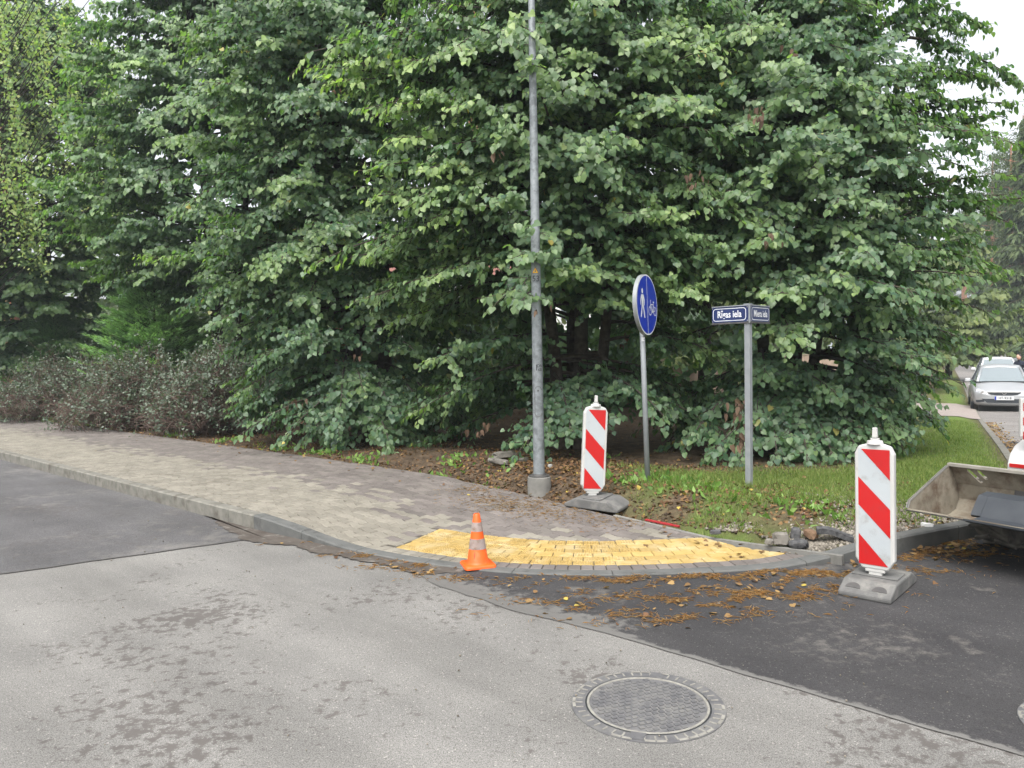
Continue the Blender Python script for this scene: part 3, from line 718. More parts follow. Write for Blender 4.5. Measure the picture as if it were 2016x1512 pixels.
def trunk_mesh(pts, rads, name, m, root, n=10):
    mb = MB(); mb.tube(pts, rads, n, False); return mb.build(name, m, root, True, False)
STAT = {}
def linden(base, stems, prof, nb, seed, label, m=M_LIND, az=(-2.1, 2.1), extra=(), n_single=0, size=(.072, .118), young=.35, lod_out=2.6, ntw=28, width=.95, zbias=None, rscale=(1, 1), inner=.42, skirt=0, hollow=None, fill=()):
    rng = np.random.default_rng(seed); bx, by = base; zb = float(verge_z([base])[0])
    root = empty('linden_tree', (bx, by, zb), 0, label, 'tree', 'lindens behind the pavement')
    root_inv = Vector((bx, by, zb)); cr = Crown()
    to_cam = math.atan2(-by, -bx)
    hs_ = []
    for (dx, dy, lean_x, lean_y, h, r) in stems:
        pts = []; k = 7
        for i in range(k):
            t = i / (k - 1); pts.append((dx + lean_x * t ** 1.3 + .06 * math.sin(3 * t + seed), dy + lean_y * t ** 1.3, -.1 + h * t))
        trunk_mesh(pts, [r * (1.25 if i == 0 else 1) * (1 - .8 * i / (k - 1)) for i in range(k)], 'trunk', M_BARK, root)
        hs_.append((dx, dy, lean_x, lean_y, h))
    zs, rs = zip(*prof)
    def stem_at(z, j):
        dx, dy, lx, ly, h = hs_[j]; t = min(1, max(0, z / h)); return np.array([bx + dx + lx * t ** 1.3, by + dy + ly * t ** 1.3, zb + z])
    def go(tip, arch, w, n, **kw):
        uu, vv, _ = proj(np.array([tip]))
        if hollow and hollow[0] < uu[0] < hollow[2] and hollow[1] < vv[0] < hollow[3] and rng.uniform() < .72: return
        j = int(rng.integers(len(hs_))); zt = tip[2] - zb; r_ = math.hypot(tip[0] - bx, tip[1] - by)
        low = max(0, 1 - zt / 3.0)
        sz = zt + r_ * rng.uniform(-.22, .34) * (1 - low) + r_ * low * rng.uniform(.25, .5)
        p0 = stem_at(max(.35, min(sz, hs_[j][4] - .3)), j)
        u, v, w_ = proj(np.array([tip])); inside = (-150 < u[0] < 2170) and (-170 < v[0] < 1600)
        if not inside: kw['lod'] = lod_out; n = int(n * .55)
        cr.bough(p0, tip, arch, w, max(6, n), rng, **kw)
    for i in range(nb):
        f = (i + .5) / nb; z = np.interp(f if zbias is None else f ** zbias, [0, 1], [zs[0], zs[-1]]) + rng.normal(0, .12)
        a = to_cam + az[0] + (az[1] - az[0]) * ((i * .6180339) % 1.0) + rng.normal(0, .08)
        rr = np.interp(z, zs, rs) * rng.uniform(.80, 1.06)
        tip = np.array([bx + rr * math.cos(a) * rscale[0], by + rr * math.sin(a) * rscale[1], zb + z])
        go(tip, rng.uniform(.05, .5), width * rng.uniform(.75, 1.25), ntw, size=size, young=young * rng.uniform(.3, 1.5), face=.6)
    for i in range(int(nb * inner)):
        z = rng.uniform(zs[0] + .2, zs[-1]); a = to_cam + rng.uniform(az[0] * 1.2, az[1] * 1.2); rr = np.interp(z, zs, rs) * rng.uniform(.45, .75)
        tip = np.array([bx + rr * math.cos(a) * rscale[0], by + rr * math.sin(a) * rscale[1], zb + z])
        go(tip, rng.uniform(.1, .4), width * 1.1, int(ntw * .8), size=(size[0] * 1.25, size[1] * 1.25), young=.05, pitch=.075, t0=.15)
    for i in range(skirt):
        z = rng.uniform(.10, .85); a = to_cam + rng.uniform(-1.6, 1.6); rr = np.interp(max(z, zs[0]), zs, rs) * rng.uniform(.8, 1.15)
        go(np.array([bx + rr * math.cos(a) * rscale[0], by + rr * math.sin(a) * rscale[1], zb + z]), rng.uniform(.2, .5), width * .9, ntw, size=size, young=.08)
    for (u0, u1, v0, v1, y0, y1, cnt) in fill:
        for i in range(cnt):
            tip = np.array(at(u0 + (u1 - u0) * ((i * .6180339 + .13) % 1), v0 + (v1 - v0) * (i + .5) / cnt, rng.uniform(y0, y1)))
            go(tip, rng.uniform(.3, .7), width * rng.uniform(.9, 1.4), int(ntw * 1.1), size=size, young=young * rng.uniform(.2, 1.4), face=.6, t0=.42)
    for (u, v, Y, w, n, yg_lit) in extra:  # last value paints the sky-lit look of these sprays into the leaf tone
        tip = np.array(at(u, v, Y)); go(tip, .45, w, n, size=size, young=yg_lit, face=.6)
    # parts are children of the root: build in world space, then move into the root's frame
    STAT[label] = cr.finish(root, m, n_single=n_single)
    for ch in root.children:
        if not ch.name.startswith('trunk'): ch.matrix_parent_inverse = Matrix.Translation(-root_inv)
    return root

# ------------------------------------------------------------------ trees
def rebase(root):
    T_ = Matrix.Translation(-root.location)
    for ch in root.children:
        if not ch.name.startswith('trunk'): ch.matrix_parent_inverse = T_
linden((.95, 12.4), [(-.15, 0, -1.2, -.5, 9.5, .12), (.15, .1, .2, -.3, 10.5, .14), (.42, -.05, 1.0, -.2, 9.5, .11), (.05, .35, .3, .6, 10, .12)],
       [(.45, 2.3), (1.2, 2.6), (2.2, 2.9), (3.5, 3.15), (5, 3.2), (7, 2.9), (9, 2.2), (11, .9)], 104, 101,
       'multi-stemmed linden with hanging boughs right behind the tall lamp post', zbias=.85, skirt=18, hollow=(890, 600, 1360, 960), fill=[(720, 1460, -40, 600, 9.7, 10.7, 52)], n_single=300, young=.45,
       extra=[(600, 105, 10.2, 1.0, 34, .9), (640, 130, 10.4, .9, 30, .8), (720, 215, 10.0, 1.0, 34, .8), (735, 340, 10.0, .9, 30, .7), (760, 470, 10.2, .9, 30, .5), (615, 520, 10.8, .9, 34, .6),
              (820, 120, 10.2, .8, 28, .8), (900, 90, 9.6, .8, 28, .6), (1380, 100, 9.6, .9, 30, .7), (1030, 560, 9.5, .6, 20, .2), (1150, 640, 9.7, .7, 24, .15), (1000, 880, 10.0, .5, 18, .3), (1025, 500, 8.3, .6, 26, .4), (1030, 590, 8.35, .5, 22, .2), (1015, 35, 8.35, .6, 26, .6), (1030, 100, 8.3, .5, 22, .7), (1035, 450, 8.3, .5, 20, .4), (1020, 240, 8.5, .35, 12, .5),
              (660, 160, 10.2, .9, 30, 1.0), (700, 125, 10.3, .8, 30, .9), (780, 205, 10.0, .8, 30, .9), (780, 270, 9.9, .8, 30, .9), (745, 385, 10.0, .8, 30, .8), (850, 430, 9.8, .8, 28, .7), (690, 505, 10.4, .8, 30, .8), (850, 330, 9.7, .8, 28, .8), (1300, 75, 9.6, .8, 28, .7), (920, 200, 9.6, .8, 28, .6), (1240, 270, 9.6, .7, 26, .5), (1250, 420, 9.6, .7, 24, .4)])
linden((4.5, 12.5), [(-.2, 0, -.9, -.4, 8.5, .12), (.2, .1, .5, -.2, 9, .14), (.3, -.2, 1.5, .1, 8, .10)],
       [(.3, 1.9), (1.1, 2.5), (2, 3.0), (3, 3.3), (4.3, 3.4), (5.2, 2.5), (6.0, 1.8), (7.5, 1.3), (9.5, .7)], 122, 202,
       'broad linden drooping to the ground behind the street name post', zbias=.95, skirt=34, hollow=(1100, 590, 1500, 865), fill=[(1330, 1770, 70, 640, 10.0, 11.2, 34)], n_single=300, young=.3, az=(-2.0, 2.3),
       extra=[(1930, 50, 11.8, .55, 44, .4), (1890, 60, 11.8, .6, 40, .3), (1850, 70, 11.9, .7, 36, .3), (1960, 160, 11.5, .6, 40, .3), (1915, 150, 11.5, .6, 38, .3), (1985, 230, 11.4, .6, 36, .3), (1930, 250, 11.4, .6, 34, .3), (1830, 25, 12, .5, 26, .3), (1885, 150, 11.6, .5, 26, .3), (1850, 190, 11.6, .7, 30, .3), (1930, 200, 11.5, .6, 30, .3), (2012, 165, 11.4, .6, 44, .3), (1600, 330, 9.7, .8, 28, .5), (1650, 400, 9.7, .7, 26, .4), (1500, 470, 9.6, .7, 26, .5), (1480, 60, 9.9, .8, 28, .6), (1990, 205, 11.4, .55, 26, .4), (1950, 260, 11.2, .6, 28, .4), (2030, 290, 11.4, .6, 28, .4), (1985, 345, 11.3, .6, 28, .3), (2035, 390, 11.4, .6, 26, .3), (1945, 395, 11.2, .6, 26, .3), (1990, 440, 11.4, .5, 24, .3), (1900, 330, 11.2, .6, 26, .3), (1950, 615, 11.2, .5, 22, .2), (1975, 545, 11.3, .35, 18, .3), (1860, 560, 10.9, .6, 26, .2), (1880, 660, 10.8, .6, 26, .15),
              (1940, 690, 11.0, .5, 22, .2), (1900, 760, 10.8, .45, 16, .1), (1780, 880, 10.4, .5, 22, .1), (1700, 905, 10.2, .6, 26, .1), (1400, 895, 10.3, .6, 26, .1), (1460, 905, 10.2, .6, 26, .1), (1530, 900, 10.2, .6, 26, .1), (1590, 908, 10.1, .6, 26, .1), (1640, 900, 10.2, .6, 26, .1), (1350, 880, 10.5, .6, 26, .1), (1560, 870, 10.4, .6, 26, .1), (1740, 880, 10.3, .6, 26, .1), (1480, 850, 10.4, .6, 24, .1), (1655, 540, 9.6, .8, 30, .5), (1530, 580, 9.6, .8, 30, .5), (1540, 130, 9.8, .9, 30, .5)])
linden((-2.8, 14.6), [(-.15, 0, -.8, -.3, 10, .13), (.2, .1, .3, -.2, 11, .15), (-.3, .25, -1.3, .2, 9, .11)],
       [(.4, 2.1), (1.0, 2.45), (2, 2.8), (3.5, 3.2), (5, 3.4), (7, 3.2), (9, 2.6), (11.5, 1.0)], 104, 303,
       'linden with low dark skirt of leaves beside the leaf strewn verge', skirt=34, fill=[(330, 920, -40, 620, 11.8, 13.2, 44)], n_single=300, young=.35, zbias=.9,
       extra=[(480, 850, 12.2, .6, 24, .1), (560, 860, 12.0, .6, 24, .1), (770, 880, 11.8, .6, 24, .2), (300, 510, 13.4, .9, 34, .7), (420, 640, 12.6, .8, 30, .3), (690, 160, 12.6, .9, 30, .4)])
linden((-8.4, 21.3), [(0, 0, -.5, -.3, 13, .18), (.3, .2, 1.2, .1, 12, .14)],
       [(3.3, 2.6), (4.3, 3.4), (6, 4.0), (8, 4.1), (11, 3.0), (13.5, 1.2)], 130, 404,
       'tall linden rising behind the bright green conifer bush', M_LIND2, size=(.105, .16), young=.4, ntw=26, width=1.15, n_single=0, az=(-1.9, 1.9),
       extra=[(260, 120, 18.0, 1.2, 34, 1.0), (100, 405, 18.2, 1.2, 34, .3), (330, 270, 17.6, 1.2, 34, .6), (200, 470, 18.0, 1.1, 34, .2)])
linden((-16.5, 26.5), [(0, 0, .3, -.3, 13, .2)], [(1.2, 3.6), (4, 4.6), (8, 4.6), (11, 3.2), (14, 1.2)], 110, 505,
       'shaded linden at the far left end of the pavement', M_LIND2, size=(.13, .19), young=.4, ntw=24, width=1.4, az=(-1.6, 1.6))

def back_tree(base, prof, nb, seed, label, name='broadleaf_tree', m=M_LIND2, size=(.2, .3), h=12, trunk=.16, width=1.5, az=(-1.8, 1.8), young=.2, group='trees behind the lindens', bark=M_BARK, ntw=16, zoff=0):
    rng = np.random.default_rng(seed); bx, by = base; zb = float(verge_z([base])[0]) if by < 60 and abs(bx) < 40 else -.4
    root = empty(name, (bx, by, zb), 0, label, 'tree', group); cr = Crown(); to_cam = math.atan2(-by, -bx); zs, rs = zip(*prof)
    trunk_mesh([(0, 0, -.2), (.05, 0, h * .3), (-.05, .05, h * .65), (0, 0, h)], [trunk * 1.2, trunk, trunk * .7, trunk * .2], 'trunk', bark, root)
    for i in range(nb):
        z = np.interp((i + .5) / nb, [0, 1], [zs[0], zs[-1]]) + rng.normal(0, .3); a = to_cam + az[0] + (az[1] - az[0]) * ((i * .618034) % 1) + rng.normal(0, .1)
        rr = np.interp(z, zs, rs) * rng.uniform(.6, 1.05); tip = np.array([bx + rr * math.cos(a), by + rr * math.sin(a), zb + z])
        cr.bough((bx, by, zb + max(1, z - rr * rng.uniform(.05, .4))), tip, rng.uniform(.1, .5), width, ntw, rng, size=size, young=young, pitch=.13, thick=.3, t0=.15)
    STAT[label] = cr.finish(root, m, bark=bark); rebase(root); return root
back_tree((1.6, 19.5), [(1.8, 2.8), (4, 3.8), (8, 3.6), (12, 1.5)], 46, 11, 'shaded broadleaf tree in the gap behind the lamp post')
back_tree((-4.6, 22.5), [(1.2, 3.0), (4, 4.2), (8, 4.0), (13, 1.5)], 52, 12, 'broadleaf tree behind the linden skirt and dark trunks')
back_tree((5.2, 20.0), [(2.2, 2.2), (4, 3.4), (7, 3.4), (10, 1.2)], 44, 13, 'broadleaf tree behind the broad linden near the board fence')
back_tree((-12.0, 30), [(1, 4), (5, 5), (10, 4.6), (15, 1.5)], 50, 14, 'broadleaf tree at the back of the left hand thicket')
back_tree((-23, 34), [(1, 4), (5, 5), (10, 4.6), (15, 1.5)], 46, 15, 'outermost broadleaf tree closing the view along the pavement', m=M_FARLEAF)
for i, (bx, by) in enumerate(((-1.6, 26), (7.2, 28))):
    back_tree((bx, by), [(.6, 3.4), (2.5, 3.8), (5, 3.2), (8, 1.2)], 34, 30 + i, ['low leafy tree deep behind the lamp post trunks', 'low leafy tree standing over the board fence'][i], m=M_FARLEAF, young=.5)

# birch with hanging yellowing twigs at the far left
def birch(bx, by, label):
    rng = np.random.default_rng(77); zb = .2; root = empty('birch_tree', (bx, by, zb), 0, label, 'tree'); cr = Crown()
    trunk_mesh([(0, 0, -.2), (.2, 0, 5), (.5, -.1, 10), (.7, -.2, 15)], [.17, .14, .1, .04], 'trunk', mat('birch_bark', (.5, .49, .46), (.62, .6, .57), 4, .8, 0, 0, 60, .3, (.05, .05, .05), 5, .58, .62), root)
    for i in range(210):
        a = rng.uniform(-1.2, .35); rr = rng.uniform(1.2, 5.4); z = rng.uniform(6.4, 13.5); L = rng.uniform(1.0, 2.6)
        top = np.array([bx + .1 + rr * math.cos(a), by + rr * math.sin(a), z]); cr.limb.tube([(bx, by, max(3, z - rr * .9)), tuple(top)], [.02, .008], 4, False)
        n = int(L / .034); k = np.linspace(0, 1, n); x = k[:, None] * np.array([[math.cos(a) * .35, math.sin(a) * .35, 0]]) * L * .6 - np.array([[0, 0, 1.]]) * (k ** 1.4)[:, None] * L
        P = top + x + rng.normal(0, .085, (n, 3)); cr.stick(top[None], (top + x[-1])[None], np.array([.006]), np.array([.002]))
        cr.P.append(P); cr.F.append(rng.normal(0, .7, (n, 3)) - np.array([[0, 0, .8]])); cr.N.append(rng.normal(0, .6, (n, 3)) + np.array([[.2, -.6, .6]])); cr.S.append(rng.uniform(.07, .115, n)); cr.T.append(np.clip(rng.normal(.25, .3, n), 0, 1))
    cr.finish(root, M_BIRCH, tmpl=DIAM, tf=DIAM_F, wid=1.1); rebase(root)
birch(-17.0, 23.0, 'yellowing birch with hanging twigs at the upper left')

# evergreen bushes
def conifer_bush(bx, by, h, w, label, seed, young):
    rng = np.random.default_rng(seed); zb = .15; root = empty('evergreen_bush', (bx, by, zb), 0, label, 'bush', 'evergreen bushes behind the bare shrubs'); cr = Crown()
    trunk_mesh([(0, 0, -.1), (0, 0, h * .8)], [.09, .02], 'trunk', M_BARK, root)
    for i in range(300):
        z = rng.uniform(.25, 1) ** .8 * h; a = math.atan2(-by, -bx) + rng.uniform(-2, 2); rr = w * (1 - (z / h) ** 1.7) ** .6 * rng.uniform(.55, 1.03) + .08
        p0 = np.array([bx + .2 * rr * math.cos(a), by + .2 * rr * math.sin(a), zb + z - .35 * rr]); p1 = np.array([bx + rr * math.cos(a), by + rr * math.sin(a), zb + z])
        d = unit((p1 - p0)[None])[0]; L = np.linalg.norm(p1 - p0); cr.stick(p0[None], p1[None], np.array([.012]), np.array([.004]))
        sdv = unit(np.cross(d, [0, 0, 1.])[None])[0]
        n = 80; t = rng.uniform(.35, 1, n); off = rng.uniform(-1, 1, n) * (1.1 - t) * .5
        P = p0 + d * (t * L)[:, None] + sdv * off[:, None] + rng.normal(0, .02, (n, 3))
        Fw = d[None] * .8 + sdv[None] * np.sign(off)[:, None] * .55 + np.array([[0, 0, .12]]) + rng.normal(0, .15, (n, 3))
        cr.P.append(P); cr.F.append(Fw); cr.N.append(np.tile([[0, 0, 1.]], (n, 1)) + rng.normal(0, .35, (n, 3))); cr.S.append(rng.uniform(.08, .17, n)); cr.T.append(np.clip(young * (t - .3) * 1.5 * rng.uniform(.5, 1.2, n), 0, 1))
    cr.finish(root, M_THUJA, tmpl=DIAM, tf=DIAM_F, wid=.30); rebase(root)
conifer_bush(-9.7, 20.2, 4.0, 2.2, 'bright green feathery evergreen bush above the bare brown shrubs', 5, 1.0)
conifer_bush(-15.2, 24.5, 3.4, 1.9, 'dark evergreen bush at the left edge beside the shrubs', 6, .25)

# half-bare brown shrubs with small pale leaves
def bare_shrub(bx, by, h, w, label, seed):
    rng = np.random.default_rng(seed); zb = .12; root = empty('bare_shrub', (bx, by, zb), 0, label, 'shrub', 'half-bare shrubs along the pavement'); cr = Crown()
    A = []; B = []; 
    for i in range(900):
        a = rng.uniform(0, 6.28); r_ = w * math.sqrt(rng.uniform(0, 1)); z0 = rng.uniform(0, .25) * h
        p = np.array([bx + .35 * r_ * math.cos(a), by + .35 * r_ * math.sin(a), zb + z0 * .4]); hz = h * (1 - (r_ / w) ** 2.2 * .75) * rng.uniform(.45, 1.05) * (1 + .28 * math.sin(2.3 * a + seed) * (r_ / w) + .18 * math.sin(5.1 * a + 2 * seed))
        q = np.array([bx + r_ * math.cos(a), by + r_ * math.sin(a), zb + max(.12, hz)]); mid = (p + q) / 2 + rng.normal(0, .12, 3)
        A += [p, mid]; B += [mid, q]
        for k in range(5):
            t = rng.uniform(.3, 1); o = mid + (q - mid) * t; e = o + rng.normal(0, .22, 3) + np.array([0, 0, -.02]); A.append(o); B.append(e)
            if rng.uniform() < (.22 + 1.2 * max(0, (o[2] - zb) / h - .2)):
                n = 8; cr.P.append(e + rng.normal(0, .05, (n, 3))); cr.F.append(rng.normal(0, 1, (n, 3))); cr.N.append(rng.normal(0, .5, (n, 3)) + np.array([[0, -.3, .8]])); cr.S.append(rng.uniform(.035, .07, n)); cr.T.append(np.clip(rng.normal(.3, .3, n), 0, 1))
    A, B = np.array(A), np.array(B); cr.stick(A, B, np.full(len(A), .006), np.full(len(A), .0035))
    cr.finish(root, M_SHRUB, name='leaves', twig=M_SHTWIG, tmpl=DIAM, tf=DIAM_F, wid=1.2); rebase(root)
bare_shrub(-13.2, 21.8, 1.85, 2.2, 'half-bare brown shrub nearest the left edge of the view', 1)
bare_shrub(-9.3, 18.5, 1.85, 2.0, 'half-bare brown shrub below the bright evergreen bush', 2)
bare_shrub(-6.6, 16.6, 1.75, 1.6, 'half-bare shrub with pale leaves beside the linden skirt', 3)

# pines: only their bare trunks stand in view
def pine(bx, by, h, r, label, seed, crown_z=.62, group='pines', crown=True):
    rng = np.random.default_rng(seed); zb = .1 if by < 30 else -.15; root = empty('pine_tree', (bx, by, zb), 0, label, 'tree', group); cr = Crown()
    trunk_mesh([(0, 0, -.2), (.1, 0, h * .4), (.05, .1, h * .75), (0, 0, h)], [r * 1.15, r, r * .75, r * .25], 'trunk', M_PINEBARK, root)
    for i in range(26):
        z = h * rng.uniform(crown_z, 1.0); a = rng.uniform(0, 6.28); rr = (1.1 - z / h) * 5 * rng.uniform(.5, 1) + .5; tip = np.array([bx + rr * math.cos(a), by + rr * math.sin(a), zb + z + .4])
        cr.limb.tube([(bx, by, zb + z), tuple(tip)], [.06, .02], 4, False)
        n = 150; P = tip + rng.normal(0, .5, (n, 3)) * np.array([[1, 1, .45]]); cr.P.append(P); cr.F.append(rng.normal(0, 1, (n, 3)) + np.array([[0, 0, .5]])); cr.N.append(rng.normal(0, 1, (n, 3))); cr.S.append(rng.uniform(.25, .45, n)); cr.T.append(np.clip(rng.normal(.2, .2, n), 0, 1))
    cr.finish(root, M_SPRUCE, tmpl=DIAM, tf=DIAM_F, wid=.25, bark=M_PINEBARK); rebase(root)
for i, (u, Y, h, r, lab) in enumerate(((24, 30, 22, .24, 'tall reddish pine trunk in the upper left corner'), (938, 24, 21, .24, 'pine whose bare trunk shows above the linden beside the lamp post'), (672, 25, 20, .22, 'pine trunk glimpsed through the linden skirt'),
                                  (1232, 23, 20, .2, 'pine trunk glimpsed between round sign and lamp post'))):
    p = at(u, 690, Y); pine(p.x, p.y, h, r, lab, 60 + i)

# spruces and pines far down the side road
def spruce(bx, by, h, w, label, seed, nb=150):
    rng = np.random.default_rng(seed); zb = -.15; root = empty('spruce_tree', (bx, by, zb), 0, label, 'tree', 'tall conifers along the side road'); cr = Crown()
    trunk_mesh([(0, 0, -.2), (0, 0, h)], [.32, .04], 'trunk', M_PINEBARK, root)
    for i in range(nb):
        z = h * rng.uniform(.12, .99); a = math.atan2(-by, -bx) + rng.uniform(-2.2, 2.2); rr = w * (1 - z / h) ** .75 * rng.uniform(.7, 1.08) + .3
        p0 = np.array([bx, by, zb + z]); p1 = np.array([bx + rr * math.cos(a), by + rr * math.sin(a), zb + z - rr * .28]); d = unit((p1 - p0)[None])[0]
        cr.stick(p0[None], p1[None], np.array([.05]), np.array([.015])); n = 90; t = rng.uniform(.2, 1, n); sdv = unit(np.cross(d, [0, 0, 1.])[None])[0]; off = rng.uniform(-1, 1, n) * .45 * rr * (1.1 - t)
        P = p0 + d * (t * rr)[:, None] + sdv * off[:, None] - np.array([[0, 0, 1.]]) * rng.uniform(0, .5, (n, 1))
        cr.P.append(P); cr.F.append(d[None] * .5 + sdv[None] * np.sign(off)[:, None] * .5 - np.array([[0, 0, .55]]) + rng.normal(0, .2, (n, 3))); cr.N.append(rng.normal(0, .6, (n, 3)) + np.array([[0, -.5, .8]])); cr.S.append(rng.uniform(.45, .85, n)); cr.T.append(np.clip(rng.normal(.2, .25, n), 0, 1))
    cr.finish(root, M_SPRUCE, tmpl=DIAM, tf=DIAM_F, wid=.4); rebase(root)
spruce(43.2, 60, 24, 5.2, 'big spruce overhanging the right side of the side road', 1, 210)
spruce(51, 74, 25, 4.6, 'second spruce down the side road behind the big one', 2, 130)
spruce(60.5, 92, 24, 5, 'spruce halfway down the side road above the white car', 3, 110)
spruce(86, 138, 26, 6, 'farthest hazy spruce where the side road vanishes', 4, 90)
for i, (bx, by) in enumerate(((45.5, 66), (49.5, 73.5), (54.5, 84), (63, 101), (71, 116), (78, 128))):
    pine(bx, by, 21 + i % 3, .26, ['pine trunk beside the big spruce', 'second pine trunk beyond the big spruce', 'third pine trunk along the side road', 'fourth pine trunk along the side road', 'fifth pine trunk, far down the side road', 'farthest pine trunk along the side road'][i], 80 + i, .55, 'pine trunks along the side road')
back_tree((41, 82), [(.5, 3), (4, 4.5), (8, 3.5), (11, 1)], 34, 41, 'pale roadside tree left of where the side road vanishes', m=M_FARLEAF, size=(.35, .55), width=2.2, group='trees along the side road', young=.5)
back_tree((60, 118), [(1, 4), (6, 6), (11, 5), (16, 1)], 34, 42, 'hazy roadside tree closing the left side of the side road', m=M_FARLEAF, size=(.5, .8), width=3, group='trees along the side road', young=.5)
back_tree((26, 44), [(.5, 2.6), (3, 3.4), (6, 3.0), (9, 1)], 40, 43, 'leafy tree behind the driveway beside the side road', m=M_FARLEAF, size=(.26, .4), width=1.8, group='trees along the side road', young=.4)
back_tree((17.5, 34), [(.4, 2.4), (3, 3.2), (6, 3.0), (8.5, 1)], 40, 44, 'leafy tree between the board fence and the driveway', m=M_FARLEAF, size=(.22, .34), width=1.6, group='trees along the side road', young=.4)
back_tree((92, 170), [(1, 8), (8, 12), (16, 10), (22, 2)], 40, 45, 'last hazy tree mass at the end of the side road', m=M_FARLEAF, size=(.8, 1.3), width=5, group='trees along the side road')

def mass(name, pts, depth, h, n, size, m, seed):
    q = np.random.default_rng(seed); P = []
    for (x0, y0), (x1, y1) in zip(pts[:-1], pts[1:]):
        t = q.uniform(0, 1, n); hh = h * (.72 + .28 * np.sin(t * 17 + seed) * np.sin(t * 7.3 + 1)); z = hh * q.uniform(0, 1, n) ** .8
        P.append(np.column_stack([x0 + (x1 - x0) * t + q.normal(0, depth, n), y0 + (y1 - y0) * t + q.normal(0, depth, n), z]))
    P = np.concatenate(P); k = len(P); Nn = q.normal(0, .5, (k, 3)) + np.array([[0, -.6, .6]]); Fw = q.normal(0, .6, (k, 3)) - np.array([[0, 0, .7]])
    return tag(link(name, leaf_mesh(name, P, Fw, Nn, q.uniform(*size, k), np.clip(q.normal(.05, .12, k), 0, 1), DIAM, DIAM_F, 1.1), m), kind='stuff')
mass('undergrowth', [(-30, 38), (-14, 29), (-3, 24), (4.2, 23)], .5, 3.7, 7000, (.2, .34), M_LIND2, 3)
mass('distant_wood', [(-75, 70), (-30, 58), (8, 60), (24, 72), (36, 96)], 2.2, 12, 5000, (.7, 1.2), M_FARLEAF, 4)
# ------------------------------------------------------------------ street furniture
X3, Y3, Z3 = Vector((1, 0, 0)), Vector((0, 1, 0)), Vector((0, 0, 1))
def wrap_on_pole(me, r, z0, face_az, h=.0015):
    """flat lettering bent round a pole of radius r; face_az = direction the print faces"""
    for v in me.vertices:
        a = face_az + v.co.x / r; v.co = Vector(((r + h) * math.cos(a), (r + h) * math.sin(a), z0 + v.co.y))
    me.update(); return me
# tall lamp post
lp = px(1062, 966, .1); ZL = .10
lamp = empty('lamp_post', (lp.x, lp.y, ZL), 0, 'tall galvanised lamp post numbered 53 on round concrete base', 'lamp post')
mb = MB(); mb.lathe([(.138, -.25), (.141, .10), (.136, .165), (.130, .172), (0.001, .172)], 28, cap=False); autosmooth(mb.build('base', M_CONC, lamp), 30)
mb = MB(); mb.lathe([(.125, .172), (.125, .186), (.09, .192), (.086, .205), (.070, .206)], 24, cap=False); autosmooth(mb.build('collar', M_DSTEEL, lamp), 30)
pole_r = lambda z: .070 - .0056 * z
mb = MB(); mb.lathe([(pole_r(z), z) for z in (.19, 1, 2, 3, 4, 5, 6, 7, 8, 8.6)] + [(.021, 8.62), (.021, 8.9)], 24); autosmooth(mb.build('pole', M_GALV, lamp), 40)
mb = MB(); mb.tube([(0, 0, 8.85), (-.1, -.25, 9.15), (-.45, -.8, 9.35), (-.75, -1.25, 9.4)], 0.02, 10); mb.build('arm', M_GALV, lamp, True)
mb = MB(); mb.prism([(-.11, -.05), (.11, -.05), (.13, .35), (.08, .62), (-.08, .62), (-.13, .35)], (-.70, -1.15, 9.37), Vector((.86, -.51, 0)), Vector((-.51, -.86, 0)), Z3, 0, .11, .02)
hd = mb.build('lamp_head', M_GALV2, lamp); MB().add([(-.98, -1.36, 9.365), (-.80, -1.47, 9.365), (-.98, -1.72, 9.365), (-1.12, -1.62, 9.365)], [(0, 1, 2, 3)]).build('lens', M_LENS, hd)
face_cam = math.atan2(-lp.y, -lp.x)
wz = at(1053, 534, lp.y).z - ZL; nz = at(1053, 549, lp.y).z - ZL; bz = at(1062, 724, lp.y).z - ZL; hz_ = at(1062, 790, lp.y).z - ZL
def wrapped(poly, z0, az, m, name, r, h=.0015):
    me = bpy.data.meshes.new(name)
    bm = bmesh.new(); vs = [bm.verts.new((p[0], p[1], 0)) for p in poly]; f = bm.faces.new(vs)
    bmesh.ops.subdivide_edges(bm, edges=bm.edges[:], cuts=2); bmesh.ops.triangulate(bm, faces=bm.faces[:]); bm.to_mesh(me); bm.free()
    return link(name, wrap_on_pole(me, r, z0, az, h), m, lamp)
tri = [(-.034, -.026), (.034, -.026), (0, .034)]
wrapped([(x * 1.18, y * 1.18) for x, y in tri], wz, face_cam - .12, M_BLACK, 'warning_triangle', pole_r(wz))
wrapped(tri, wz, face_cam - .12, M_WARN, 'warning_triangle', pole_r(wz), .003)
wrapped([(-.004, -.016), (.004, -.002), (-.001, -.002), (.005, .018), (-.006, .002), (0, .002)], wz, face_cam - .12, M_BLACK, 'lightning_mark', pole_r(wz), .0045)
link('number', wrap_on_pole(text_mesh('53', .095, .001, .95), pole_r(nz), nz - .005, face_cam - .02), M_BLACK, lamp)
link('number', wrap_on_pole(text_mesh('1', .10, .001), pole_r(bz), bz, face_cam - .15), M_BLACK, lamp)
for k_, t_ in enumerate(('DN', '60')): link('number', wrap_on_pole(text_mesh(t_, .048, .001), pole_r(bz), bz + (.022 if k_ == 0 else -.024), face_cam + .48), M_BLACK, lamp)
